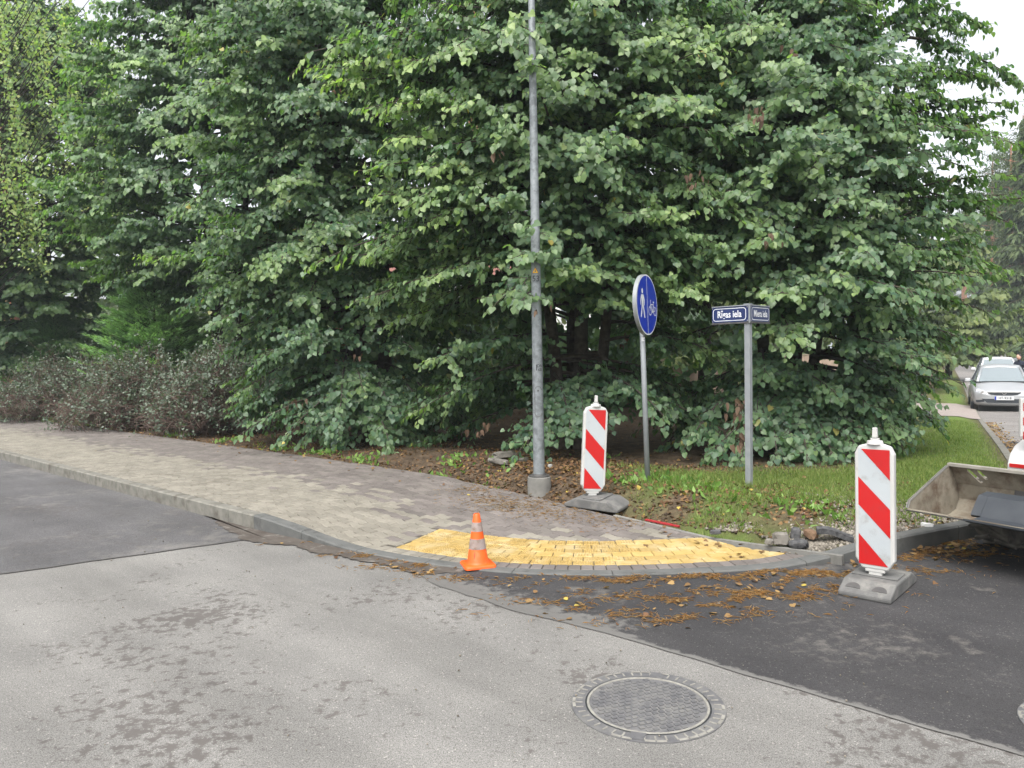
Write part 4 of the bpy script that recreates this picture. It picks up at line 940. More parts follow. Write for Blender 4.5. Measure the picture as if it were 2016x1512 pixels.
# service hatch: raised outline with a lock
mb = MB(); pts = []
for k in range(33):
    t = k / 32 * 2 * math.pi; x = .042 * math.cos(t); y = .042 * math.sin(t) + (.135 if math.sin(t) >= 0 else -.135); a = face_cam + .06 + x / pole_r(hz_); r_ = pole_r(hz_ + y) + .001
    pts.append((r_ * math.cos(a), r_ * math.sin(a), hz_ + y))
mb.tube(pts, .0028, 5, False); hat = mb.build('hatch', M_DSTEEL, lamp)
a = face_cam + .05; mb = MB(); mb.tube([(pole_r(hz_) * math.cos(a), pole_r(hz_) * math.sin(a), hz_ + .13), ((pole_r(hz_) + .006) * math.cos(a), (pole_r(hz_) + .006) * math.sin(a), hz_ + .13)], .011, 10); mb.build('lock', M_DSTEEL, hat)

# blue round path sign
sp = px(1276, 968, .13); zs_ = .10
sign = empty('path_sign', (sp.x, sp.y, zs_), 0, 'round blue sign with white walker and bicycle on grey post', 'sign')
ctr = at(1256, 601, sp.y); top_w = at(1262, 548, sp.y + .03)
leanx = (at(1263, 640, sp.y).x - sp.x) / (ctr.z - zs_)
def lp_(z): return (leanx * z, 0, z)
mb = MB(); mb.tube([lp_(-.25), lp_(1.2), lp_(ctr.z - zs_ + .33)], .03, 14); mb.build('post', M_GALV2, sign, True)
nrm = Vector((math.sin(R(60)), -math.cos(R(60)), 0)); sx_ = Vector((math.cos(R(60)), math.sin(R(60)), 0)); upv = Vector((leanx, 0, 1)).normalized()
sc_ = Vector(lp_(ctr.z - zs_)) + nrm * .030 - sx_ * .02; RS = .34
circ = [(RS * math.cos(2 * math.pi * k / 48), RS * math.sin(2 * math.pi * k / 48)) for k in range(48)]
mb = MB(); mb.prism(circ, sc_, sx_, upv, nrm, 0, .045); autosmooth(mb.build('sign_box', M_GALV2, sign), 30)
def disc(scale, h, m, name, par): 
    mb = MB(); mb.add([sc_ + sx_ * x * scale + upv * y * scale + nrm * h for x, y in circ], [tuple(range(48))]); return mb.build(name, m, par, fix=False)
disc(1.0, .0465, M_SIGNW, 'white_rim', sign); fb = disc(.955, .048, M_BLUE, 'blue_face', sign)
def mark(polys, name, par, o, ax, ay, an, h, m=M_SIGNW, flipx=1):
    mb = MB()
    for pl in polys: mb.add([o + ax * (x * flipx) + ay * y + an * h for x, y in pl], [tuple(range(len(pl)))])
    return mb.build(name, m, par, fix=False)
def ell(cx, cy, rx, ry, n=18): return [(cx + rx * math.cos(2 * math.pi * k / n), cy + ry * math.sin(2 * math.pi * k / n)) for k in range(n)]
def seg(a, b, w):
    d = Vector((b[0] - a[0], b[1] - a[1])); q = Vector((-d.y, d.x)).normalized() * w / 2; return [(a[0] + q.x, a[1] + q.y), (a[0] - q.x, a[1] - q.y), (b[0] - q.x, b[1] - q.y), (b[0] + q.x, b[1] + q.y)]
def ring(cx, cy, r, w, n=22):
    return [[(cx + rr * math.cos(an), cy + rr * math.sin(an)) for rr, an in ((r, 2 * math.pi * k / n), (r, 2 * math.pi * (k + 1) / n), (r - w, 2 * math.pi * (k + 1) / n), (r - w, 2 * math.pi * k / n))] for k in range(n)]
mark([seg((0, -.328), (0, .328), .010)], 'divider', fb, sc_, sx_, upv, nrm, .0492)
cx = -.152
mark([ell(cx, .148, .026, .030), [(cx - .032, .108), (cx + .034, .108), (cx + .030, -.01), (cx - .028, -.01)], seg((cx - .030, .10), (cx - .062, .03), .022), seg((cx - .062, .035), (cx - .060, -.012), .018), seg((cx + .030, .10), (cx + .062, .035), .022), seg((cx + .062, .04), (cx + .050, -.012), .018),
      seg((cx - .012, 0), (cx - .060, -.145), .030), seg((cx + .012, 0), (cx + .058, -.150), .030)], 'walker_symbol', fb, sc_, sx_, upv, nrm, .0492)
bx_, by_ = .165, -.035; w1, w2 = (bx_ - .080, by_ - .030), (bx_ + .080, by_ - .030)
mark(ring(*w1, .052, .010) + ring(*w2, .052, .010) + [seg(w1, (bx_ - .055, by_ + .060), .010), seg((bx_ - .055, by_ + .060), (bx_ - .062, by_ + .088), .010), seg((bx_ - .062, by_ + .088), (bx_ - .040, by_ + .092), .010), seg((bx_ - .052, by_ + .045), (bx_ + .035, by_ + .045), .010),
      seg((bx_ - .05, by_ + .04), (bx_ + .005, by_ - .03), .010), seg((bx_ + .005, by_ - .03), (bx_ + .040, by_ + .068), .010), seg((bx_ + .018, by_ + .074), (bx_ + .062, by_ + .074), .012), seg((bx_ + .03, by_ + .04), w2, .010), seg((bx_ + .005, by_ - .03), w2, .010), ell(bx_ + .005, by_ - .032, .020, .020)], 'bicycle_symbol', fb, sc_, sx_, upv, nrm, .0492)
stk = Vector(lp_(at(1266, 668, sp.y).z - zs_)); fx = Vector((math.cos(face_cam), math.sin(face_cam), 0))
mark([[(-.011, -.022), (.02, -.022), (.02, .022), (-.011, .022)]], 'sticker', sign, stk + Vector((-.15, -.98, 0)) * .0315, X3, Z3, Vector((-.15, -.98, 0)), 0); mark([[(.006, -.012), (.02, -.004), (.02, .006)]], 'sticker', sign, stk + Vector((-.15, -.98, 0)) * .0322, X3, Z3, Vector((-.15, -.98, 0)), 0, M_BLACK)

# street-name sign: square post, two enamel plates meeting at the corner
np_ = px(1475, 975, .14); zt = at(1473, 600, np_.y).z - .10
nsg = empty('street_name_sign', (np_.x, np_.y, .10), 0, 'square post with two navy street name plates for Rīgas and Miera iela', 'sign')
dl, dr = Vector((-.7, .714, 0)).normalized(), Vector((.714, .70, 0)).normalized(); nl, nr = -dr, -dl
hw = .031
mb = MB(); mb.prism([(-hw, -hw), (hw, -hw), (hw, hw), (-hw, hw)], (0, 0, 0), dl, dr, Z3, -.3, zt); bev(mb.build('post', M_GALV2, nsg), .004)
mb = MB(); mb.prism([(-hw - .004, -hw - .004), (hw + .004, -hw - .004), (hw + .004, hw + .004), (-hw - .004, hw + .004)], (0, 0, 0), dl, dr, Z3, zt, zt + .012); mb.build('cap', M_GALV, nsg)
cor = nl * (hw + .003) - dl * (hw + .003) ; PH = .168; PW = .44
cor = (-dl) * (hw + .003) + nl * (hw + .003)
def plate(corner, ax, an, txt, w, tsize):
    z0 = zt - .012 - PH; o = corner + Z3 * (z0 + PH / 2)
    mb = MB(); mb.prism([(0, -PH / 2), (w, -PH / 2), (w, PH / 2), (0, PH / 2)], o, ax, Z3, an, 0, .004); p = bev(mb.build('name_plate', M_NAVY, nsg), .0015)
    # white rounded frame line
    r_ = .032; a0, a1, b0 = .030, w - .018, PH / 2 - .018; pts = []
    for (cx_, cy_, s0) in ((a1 - r_, b0 - r_, 0), (a0 + r_, b0 - r_, 90), (a0 + r_, -b0 + r_, 180), (a1 - r_, -b0 + r_, 270)):
        for k in range(7): an_ = R(s0 + 15 * k); pts.append((cx_ + r_ * math.cos(an_), cy_ + r_ * math.sin(an_)))
    polys = [seg(pts[k], pts[(k + 1) % len(pts)], .0065) for k in range(len(pts))]
    mark(polys, 'frame_line', p, o, ax, Z3, an, .0052)
    flip = ax.cross(Z3).dot(an) < 0
    tx = -ax if flip else ax
    t = text_mesh(txt, tsize, .0018, .76); place_flat(t, o + ax * (w / 2 + .006), tx, Z3, an, .0056); link('lettering', t, M_SIGNW, p)
    mbs = MB()
    for cx_ in (.012, w - .012):
        for cy_ in (-PH / 2 + .012, PH / 2 - .012):
            q = o + ax * cx_ + Z3 * cy_; mbs = MB(); mbs.tube([q + an * .004, q + an * .008], .006, 8); mbs.build('rivet', M_BARE, p)
    mb = MB(); mb.prism([(-.006, -PH / 2 - .02), (w, -PH / 2 - .02), (w, -PH / 2 - .002), (-.006, -PH / 2 - .002)], o, ax, Z3, an, -.006, .012); mb.build('bottom_rail', M_DSTEEL, p)
    mb = MB(); mb.prism([(-.006, PH / 2 + .002), (w, PH / 2 + .002), (w, PH / 2 + .012), (-.006, PH / 2 + .012)], o, ax, Z3, an, -.006, .010); mb.build('top_rail', M_GALV2, p)
plate(cor + dl * .010, dl, nl, 'Rīgas iela', PW, .104)
plate(cor + nr * .002 + dr * .010, dr, nr, 'Miera iela', PW, .104)
mb = MB(); mb.prism([(-.008, -.008), (.008, -.008), (.008, .008), (-.008, .008)], cor, dl, dr, Z3, zt - PH - .03, zt + .004); mb.build('corner_strip', M_GALV2, nsg)

# delineator boards
def delineator(loc, rz, label, base_off, tilt=0.0, base_rz=0.0, handholds=True, base_len=.66, base_w=.34, hgt=.885, base_tilt=0.0):
    """local: board faces -Y, width along X"""
    root = empty('delineator_board', loc, rz, label, 'delineator', 'red and white delineator boards'); root.rotation_euler.y = tilt
    W_, H_, z0 = .258, hgt, .150
    c = .055; out = [(-W_ / 2, z0 + c * 1.3), (-W_ / 2 + c * .8, z0), (W_ / 2 - c * .8, z0), (W_ / 2, z0 + c * 1.3), (W_ / 2, z0 + H_ - c * 1.3), (W_ / 2 - c * .45, z0 + H_ - c * .35), (.045, z0 + H_), (-.045, z0 + H_), (-W_ / 2 + c * .45, z0 + H_ - c * .35), (-W_ / 2, z0 + H_ - c * 1.3)]
    mb = MB(); mb.prism(out, (0, 0, 0), X3, Z3, -Y3, -.030, .030); fr = bev(mb.build('board_frame', M_WPLAS, root), .012, 3)
    iw, i0, i1 = .206, z0 + .032, z0 + H_ - .040; ih = i1 - i0
    mb = MB(); mb.add([(-iw / 2, -.0315, i0), (iw / 2, -.0315, i0), (iw / 2, -.0315, i1), (-iw / 2, -.0315, i1)], [(0, 1, 2, 3)]); mb.build('white_sheeting', M_WHITE, root, fix=False)
    L_, Rr = -iw / 2, iw / 2; f = lambda k: i1 - ih * k
    for poly in ([(L_ + .02, i1), (Rr, i1), (Rr, f(.258))], [(L_, f(.242)), (Rr, f(.508)), (Rr, f(.757)), (L_, f(.485))], [(L_, f(.735)), (Rr - .015, i0), (L_, i0)]):
        mb = MB(); mb.add([(x, -.0333, z) for x, z in poly], [tuple(range(len(poly)))[::-1]]); mb.build('red_stripe', M_RED, root)
    mb = MB(); mb.lathe([(.055, 0), (.05, .022), (.030, .026), (.030, .040)], 16, (0, 0, z0 + H_ - .004)); autosmooth(mb.build('cap', M_WPLAS, root), 30)
    mb = MB(); mb.box((0, 0, z0 + H_ + .075), (.034, .032, .07), 0, None, .85); bev(mb.build('lamp_peg', M_WPLAS, root), .004)
    mb = MB(); mb.box((0, 0, z0 - .06), (.085, .045, .14)); mb.box((0, 0, z0 - .008), (.13, .052, .022)); bev(mb.build('foot_peg', M_WPLAS, root), .004)
    # recycled-rubber foot plate with bevelled ends
    l, w, h = base_len, base_w, .10; Mz = Matrix.Rotation(base_rz, 3, 'Z') @ Matrix.Rotation(base_tilt, 3, 'Y') @ Matrix.Rotation(-tilt, 3, 'Y')
    prof = [(-l / 2, 0), (-l / 2, .035), (-l / 2 + .13, h), (l / 2 - .13, h), (l / 2, .035), (l / 2, 0)]
    ax_ = Mz @ Y3; ay_ = Mz @ X3; az_ = Mz @ Z3; o = Vector((base_off[0], base_off[1], 0))
    mb = MB(); mb.prism(prof, o, ax_, az_, ay_, -w / 2, w / 2); b = bev(mb.build('foot', M_RUBBER, root), .012, 2)
    mb = MB(); mb.prism([(-.10, -w / 2 + .02), (.10, -w / 2 + .02), (.10, w / 2 - .02), (-.10, w / 2 - .02)], o + az_ * h, ax_, ay_, az_, -.002, .012); bev(mb.build('foot_socket', M_RUBBER, b), .006)
    if handholds:
        sl = math.atan2(h - .035, .13)
        for sgn in (-1, 1):
            q = o + ax_ * (-l / 2 + .065) + ay_ * (sgn * .085) + az_ * (.035 + (h - .035) * .5)
            e1 = ax_ * math.cos(sl) + az_ * math.sin(sl); nn = (az_ * math.cos(sl) - ax_ * math.sin(sl))
            pts = [(.048 * math.cos(R(k * 18)), .052 * math.sin(R(k * 18)) - .022) for k in range(11)]
            mb = MB(); mb.prism(pts, q, ay_, e1, nn, -.001, .003); mb.build('hand_hold', M_DSTEEL, b)
    return root
nrm_r = Vector((-.67, -.74)); pr = px(1725, 1152, .04)
delineator((pr.x, pr.y, .006), math.atan2(nrm_r.y, nrm_r.x) + math.pi / 2, 'large red and white delineator board standing on the dark asphalt', (0, .05), R(-.4))
pl_ = px(1165, 994, .12); zl = float(walk_z([pl_.xy[:]])[0])
delineator((pl_.x, pl_.y, zl + .004), R(8), 'leaning red and white delineator board at the back of the pavement', (.06, -.03), R(3.2), R(52), False, .60, .40, .90)

# traffic cone
cp = px(941, 1117, 0)
cone = empty('traffic_cone', (cp.x, cp.y, .006), R(16), 'small orange traffic cone with two dirty bands beside the low kerb', 'traffic cone')
cone.rotation_euler.x = R(-1.5)
q = []
for (sx, sy, a0) in ((1, 1, 0), (-1, 1, 90), (-1, -1, 180), (1, -1, 270)):
    for k in range(6): an = R(a0 + 18 * k); q.append((sx * .095 + .032 * math.cos(an), sy * .095 + .032 * math.sin(an)))
mb = MB(); mb.prism(q, (0, 0, 0), X3, Y3, Z3, .008, .034, .010); autosmooth(mb.build('foot', M_ORANGE, cone), 50)
rc = lambda z: .088 - (z - .03) * .158
H_C = .43
mb = MB(); mb.lathe([(.103, .030), (.094, .036), (rc(.05), .05), (rc(.2), .2), (rc(.3), .3), (rc(H_C - .006), H_C - .006), (rc(H_C) - .004, H_C), (.018, H_C), (.016, H_C - .03)], 32, cap=False); autosmooth(mb.build('cone_body', M_ORANGE, cone), 50)
for z0, z1 in ((.150, .232), (.290, .362)):
    mb = MB(); mb.lathe([(rc(z0) + .0018, z0), (rc(z1) + .0018, z1)], 32, cap=False); mb.build('reflective_band', M_BAND, cone, True)
mb = MB(); mb.add([((rc(z) + .0022) * math.cos(a), (rc(z) + .0022) * math.sin(a), z) for a, z in ((-2.18, .085), (-2.13, .085), (-2.08, .135), (-2.12, .135))], [(0, 1, 2, 3)]); mb.build('scuff', M_BLACK, cone)

# manhole covers
def manhole(c, z, r, label, detail=True):
    root = empty('manhole_cover', (c.x, c.y, z), R(20), label, 'manhole cover', 'cast iron manhole covers'); k = r / .367
    mb = MB(); mb.lathe([(.367 * k, -.01), (.366 * k, .004), (.300 * k, .004), (.296 * k, -.004)], 60, cap=False); mb.build('frame', M_IRON, root)
    mb = MB(); n = 44
    for i in range(n):     # worn pale rim of short segments
        if math.sin(i * 2.3) > .55 or math.sin(i * .31 + 1) > .75: continue
        a0 = 2 * math.pi * (i + .06) / n; a1 = 2 * math.pi * (i + .94) / n
        mb.add([(rr * k * math.cos(a), rr * k * math.sin(a), zz) for rr, a, zz in ((.362, a0, .0055), (.362, a1, .0055), (.347, a1, .0068), (.347, a0, .0068))], [(0, 1, 2, 3)])
    tag(mb.build('outer_rim', M_IRONRIM, root, fix=False), kind='stuff')
    mb = MB()
    for i in range(n):     # ribs between the pockets of the frame
        a = 2 * math.pi * i / n; d = Vector((math.cos(a), math.sin(a), 0)); e = Vector((-d.y, d.x, 0))
        mb.prism([(.312 * k, -.004), (.347 * k, -.004), (.347 * k, .004), (.312 * k, .004)], (0, 0, 0), d, e, Z3, .002, .0066)
    tag(mb.build('frame_ribs', M_IRONRIM, root), kind='stuff')
    mb = MB(); mb.lathe([(.293 * k, .001), (.291 * k, .0066), (.280 * k, .0066), (.278 * k, .001)], 60, cap=False); mb.build('inner_rim', M_IRONRIM, root)
    mb = MB(); mb.lathe([(.279 * k, .0022), (.15 * k, .0030), (.001, .0032)], 60, cap=False); lid = mb.build('lid', mat('worn_iron_lid', (.085, .085, .09), (.14, .138, .14), 20, .65, .2, .3, 120, .4, (.17, .165, .155), 5, .45, .7), root)
    mb = MB(); mb.lathe([(.300 * k, .0048), (.2925 * k, .0048)], 60, cap=False); mb.build('gap', M_BLACK, root, fix=False)
    mb = MB(); g = .036 * k; rr = random.Random(5)
    for i in range(-8, 9):
        for j in range(-8, 9):
            x, y = i * g + (j % 2) * g / 2, j * g * .9
            if math.hypot(x, y) < .262 * k: mb.box((x, y, .0035), (g * .66, g * .6, .007 + rr.uniform(-.003, .001)))
    tag(mb.build('studs', M_IRON, lid), kind='stuff')
    mb = MB()
    for a in (.9, 4.05):
        d = Vector((math.cos(a), math.sin(a), 0)); e = Vector((-d.y, d.x, 0)); mb = MB(); mb.prism([(.292 * k, -.035), (.352 * k, -.028), (.352 * k, .028), (.292 * k, .035)], (0, 0, 0), d, e, Z3, .004, .0078); mb.build('hinge_lug', M_IRON, root)
manhole(px(1275, 1387), .001, .367, 'round cast iron manhole cover in the pale worn asphalt')
manhole(px(2165, 1440), .007, .30, 'manhole cover cut by the right edge on the dark asphalt')

# ------------------------------------------------------------------ compact loader at the right edge
Lh = Vector((-.87, -.5, 0)).normalized(); Le = Vector((.5, -.87, 0)).normalized()    # heading, and along the bucket lip
lip0 = px(1787, 1000, .42); O = Vector((lip0.x, lip0.y, 0))
loader = empty('wheel_loader', (O.x, O.y, 0), 0, 'white compact loader with muddy steel bucket at the right edge', 'loader')
def LP(b, e, z): return -Lh * b + Le * e + Z3 * z       # b back from the lip, e along the lip
BW = 1.75
sec = [(0, .42), (.30, .345), (.56, .295), (.68, .33), (.735, .42), (.70, .56), (.62, .705)]
th = .012
def sheet(pts, e0_, e1_, t=th):
    mb = MB(); n = len(pts); vs = []
    for e_ in (e0_, e1_):
        for b, z in pts: vs.append(LP(b, e_, z))
        for i, (b, z) in enumerate(pts):
            a = pts[max(0, i - 1)]; c = pts[min(n - 1, i + 1)]; d = Vector((c[0] - a[0], c[1] - a[1])).normalized(); vs.append(LP(b + d.y * t, e_, z - d.x * t))
    fs = []
    for i in range(n - 1): fs += [(i, i + 1, 2 * n + i + 1, 2 * n + i), (n + i, 3 * n + i, 3 * n + i + 1, n + i + 1), (i, n + i, n + i + 1, i + 1), (2 * n + i, 2 * n + i + 1, 3 * n + i + 1, 3 * n + i)]
    fs += [(0, 2 * n, 3 * n, n), (n - 1, 2 * n - 1, 4 * n - 1, 3 * n - 1)]
    return mb.add(vs, fs)
bucket = sheet(sec[:6], 0, BW).build('bucket', M_BUCKET, loader)
# back plate with slanted sight slots, from a filled 2D outline with holes
def holed_plate(outline, holes, thick):
    cu = bpy.data.curves.new('plate', 'CURVE'); cu.dimensions = '2D'; cu.fill_mode = 'BOTH'; cu.extrude = thick / 2
    for pl in [outline] + holes:
        sp_ = cu.splines.new('POLY'); sp_.points.add(len(pl) - 1); sp_.use_cyclic_u = True
        for p_, (x, y) in zip(sp_.points, pl): p_.co = (x, y, 0, 1)
    o = bpy.data.objects.new('plate', cu); COL.objects.link(o); bpy.context.view_layer.update()
    me = bpy.data.meshes.new_from_object(o.evaluated_get(bpy.context.evaluated_depsgraph_get())); bpy.data.objects.remove(o); bpy.data.curves.remove(cu); me.materials.clear(); return me
def slot(cx_, cy_, L=.085, w=.032, an=R(-55)):
    c, s_ = math.cos(an), math.sin(an); pts = []
    for (px_, s0) in ((L / 2, -90), (-L / 2, 90)):
        for k in range(6): a_ = R(s0 + 36 * k); x, y = px_ + w / 2 * math.cos(a_), w / 2 * math.sin(a_); pts.append((cx_ + x * c - y * s_, cy_ + x * s_ + y * c))
    return pts
b0_, b1_ = Vector(sec[5]), Vector(sec[6]); bdir = (b1_ - b0_); hgt_ = bdir.length
me = holed_plate([(0, 0), (BW, 0), (BW, hgt_), (0, hgt_)], [slot(.17, hgt_ * .55, .12), slot(.235, hgt_ * .68, .07), slot(.66, hgt_ * .47, .07), slot(.715, hgt_ * .62, .07), slot(1.1, hgt_ * .5, .07), slot(1.16, hgt_ * .62, .07), slot(1.55, hgt_ * .5, .1)], .012)
bd_ = bdir.normalized(); axz = -Lh * bd_.x + Z3 * bd_.y
place_flat(me, LP(sec[5][0], 0, sec[5][1]), Le, axz, Le.cross(axz)); link('back_plate', me, M_BUCKET, bucket)
mb = MB()
for e_ in (0, BW):
    s_ = -.014 if e_ == 0 else .002; out = [(0, .42), (.03, .48), (.56, .715), (.63, .72), (.715, .56), (.75, .42), (.69, .32), (.56, .282), (.30, .332)]
    mb = MB(); mb.prism(out, LP(0, e_ + s_, 0), -Lh, Z3, Le, 0, .012); mb.build('side_plate', M_BUCKET, bucket)
    mb = MB(); mb.prism([(.0, .42), (.03, .48), (.56, .715), (.565, .705), (.040, .473), (.015, .42)], LP(0, e_ + s_, 0), -Lh, Z3, Le, -.003, .015); mb.build('side_edge', M_BARE, bucket)
mb = MB(); mb.box(LP(.60, BW / 2, .72), (.05, BW + .03, .028), M=Matrix((-Lh, Le, Z3)).transposed()); bev(mb.build('top_lip', mat('lip_steel', (.19, .178, .15), (.27, .255, .22), 9, .7, .2), bucket), .004)
mb = MB(); mb.prism([(-.02, .412), (.11, .386), (.11, .372), (-.01, .398)], LP(0, -.01, 0), -Lh, Z3, Le, 0, BW + .02); mb.build('cutting_edge', M_BARE, bucket)
# dark trough lying in the bucket
tr = empty('dark_trough', tuple(O + LP(.2, .45, .36)), 0, 'dark plastic trough with a flanged rim lying inside the loader bucket', 'trough')
def TP(b, e, z): return -Lh * b + Le * e + Z3 * z
mb = MB(); prof = [(-.23, .045), (-.16, .02), (.02, .03), (.12, .17), (.23, .19), (.235, .205), (.11, .186), (.0, .045), (-.16, .035), (-.23, .06)]
vs = [TP(b, 0, z) for b, z in prof] + [TP(b, 1.2, z) for b, z in prof]; n = len(prof)
mb.add(vs, [tuple(range(n))[::-1], tuple(range(n, 2 * n))] + [(i, (i + 1) % n, n + (i + 1) % n, n + i) for i in range(n)]); mb.build('shell', M_DARKPL, tr)
mb = MB(); mb.prism([(-.0, .05), (.11, .188), (.23, .205), (.23, .19), (.12, .17), (.02, .03)], (0, 0, 0), -Lh, Z3, Le, -.07, 0.0); mb.build('end_flange', M_DARKPL, tr)
# wheels
wl = px(1958, 1078); wl_b = -(wl - O).dot(Lh) ; wl_e = (wl - O).dot(Le)
def lwheel(b, e):
    r, w = .31, .28; c = LP(b, e, r + .008); 
    wroot = empty('wheel'); wroot.parent = loader; wroot.matrix_basis = Matrix.Translation(c) @ Matrix((Le, Z3, Le.cross(Z3))).transposed().to_4x4() @ Matrix.Rotation(R(90), 4, 'Y')
    mb = MB(); mb.lathe([(.15, -w / 2 + .02), (.26, -w / 2), (.292, -w / 2 + .03), (.292, w / 2 - .03), (.26, w / 2), (.15, w / 2 - .02)], 32, cap=False); autosmooth(mb.build('tyre', M_TYRE, wroot), 40)
    mb = MB()
    for k in range(26):
        a = 2 * math.pi * k / 26; sd_ = 1 if k % 2 else -1; d = Vector((math.cos(a), math.sin(a), 0)); t = Vector((-d.y, d.x, 0))
        mb.add([d * rr + t * (tt + sk) + Z3 * zz for rr in (.286, .312) for zz, sk in ((sd_ * .01, 0), (sd_ * (w / 2 + .004), .07)) for tt in (-.020, .020)], [(0, 1, 3, 2), (4, 6, 7, 5), (0, 4, 5, 1), (2, 3, 7, 6), (0, 2, 6, 4), (1, 5, 7, 3)])
    mb.build('tread', M_TYRE, wroot)
    mb = MB(); mb.lathe([(.155, -w / 2 + .03), (.145, -w / 2 + .05), (.08, -.04), (.08, .04), (.145, w / 2 - .05), (.155, w / 2 - .03)], 24); mb.build('rim', M_DSTEEL, wroot, True)
TW = 1.15
for b in (wl_b + .12, wl_b + 1.75):
    for e in (wl_e + .02, wl_e + TW): lwheel(b, e)
fb_ = wl_b
def lbox(b, e, z, d, name, m, bv=.02, taper=1.0):
    mb = MB(); mb.box(LP(b, e, z), d, M=Matrix((-Lh, Le, Z3)).transposed(), taper=taper); return bev(mb.build(name, m, loader), bv, 3)
mc = wl_e + TW / 2
lbox(fb_ + .12, mc, .42, (.30, TW - .28, .22), 'axle', M_DSTEEL); lbox(fb_ + 1.75, mc, .42, (.30, TW - .28, .22), 'axle', M_DSTEEL)
lbox(fb_ + .9, mc, .55, (2.3, .62, .22), 'chassis', M_DSTEEL)
# front fender with red stripe
for e_ in (wl_e + .02, wl_e + TW):
    mb = MB(); pts = [(.62, .62), (.60, .78), (.52, .92), (.40, .98), (.75, 1.0), (1.05, .98), (1.05, .56)]
    mb.prism([(.46, .55), (.46, .66), (.50, .75), (.58, .82), (.72, .87), (1.25, .9), (1.25, .55)], LP(fb_, e_ - .16, 0), -Lh, Z3, Le, 0, .34); f_ = bev(mb.build('fender', M_LOADER, loader), .03, 3)
    mb = MB(); mb.prism([(.452, .635), (.47, .635), (.47, .668), (.452, .668)], LP(fb_, e_ - .13, 0), -Lh, Z3, Le, 0, .28); mb.build('red_stripe', M_RED, f_)
lbox(fb_ + 1.85, mc, .88, (1.0, TW - .2, .5), 'engine_cover', M_LOADER, .08, .9)
# cab frame, roof, seat
for b in (fb_ + .75, fb_ + 1.5):
    for e in (mc - .42, mc + .42):
        mb = MB(); mb.tube([LP(b, e, .9), LP(b + .03, e, 2.05)], .03, 8); mb.build('cab_post', M_DSTEEL, loader)
lbox(fb_ + 1.13, mc, 2.08, (.95, 1.0, .07), 'cab_roof', M_LOADER); lbox(fb_ + 1.2, mc, 1.2, (.45, .45, .12), 'seat', M_DARKPL); lbox(fb_ + 1.42, mc, 1.45, (.1, .45, .5), 'seat_back', M_DARKPL)
# lift arms, cylinders and bucket bracket
for e in (mc - .3, mc + .3):
    mb = MB(); mb.prism([(.0, .40), (.06, .52), (.55, .95), (1.2, 1.22), (1.25, 1.10), (.65, .80), (.18, .38)], LP(.72, e - .03, 0), -Lh, Z3, Le, 0, .06); bev(mb.build('lift_arm', M_LOADER, loader), .008)
    mb = MB(); mb.tube([LP(.95, e, .62), LP(1.45, e, .85)], .035, 10); mb.tube([LP(1.40, e, .83), LP(1.9, e, .98)], .05, 10); mb.build('cylinder', M_DSTEEL, loader, True)
mb = MB(); mb.tube([LP(fb_ + .42, wl_e + .22, .50), LP(fb_ + .50, wl_e + .22, .80), LP(fb_ + .62, wl_e + .22, 1.05)], .026, 10); mb.build('cylinder', M_DSTEEL, loader, True)
lbox(.80, mc, .46, (.09, .8, .30), 'bucket_bracket', M_DSTEEL)
# striped warning board fixed on the loader
wb = at(2014, 822, (O + LP(1.25, wl_e - .1, 0)).y) - O
mb = MB(); q = Vector((wb.x, wb.y, wb.z)); mb.prism([(-.04, -.17), (.24, -.17), (.24, .17), (-.04, .17)], q, X3, Z3, -Y3, 0, .03); wbd = bev(mb.build('warning_board', M_WPLAS, loader), .008)
mb = MB(); mb.tube([q + X3 * .1 + Y3 * .012 - Z3 * .1, q + X3 * .1 + Y3 * .03 - Z3 * .22, LP(fb_ + .62, wl_e + .02, .80)], .014, 8); mb.build('board_bracket', M_DSTEEL, loader, True)
for k in range(3):
    mb = MB(); z_ = .13 - k * .125; mb.add([q + X3 * x + Z3 * z - Y3 * .0315 for x, z in ((-.02, z_), (.22, z_ - .06), (.22, z_ - .13), (-.02, z_ - .07))], [(0, 1, 2, 3)]); mb.build('red_stripe', M_RED, wbd)

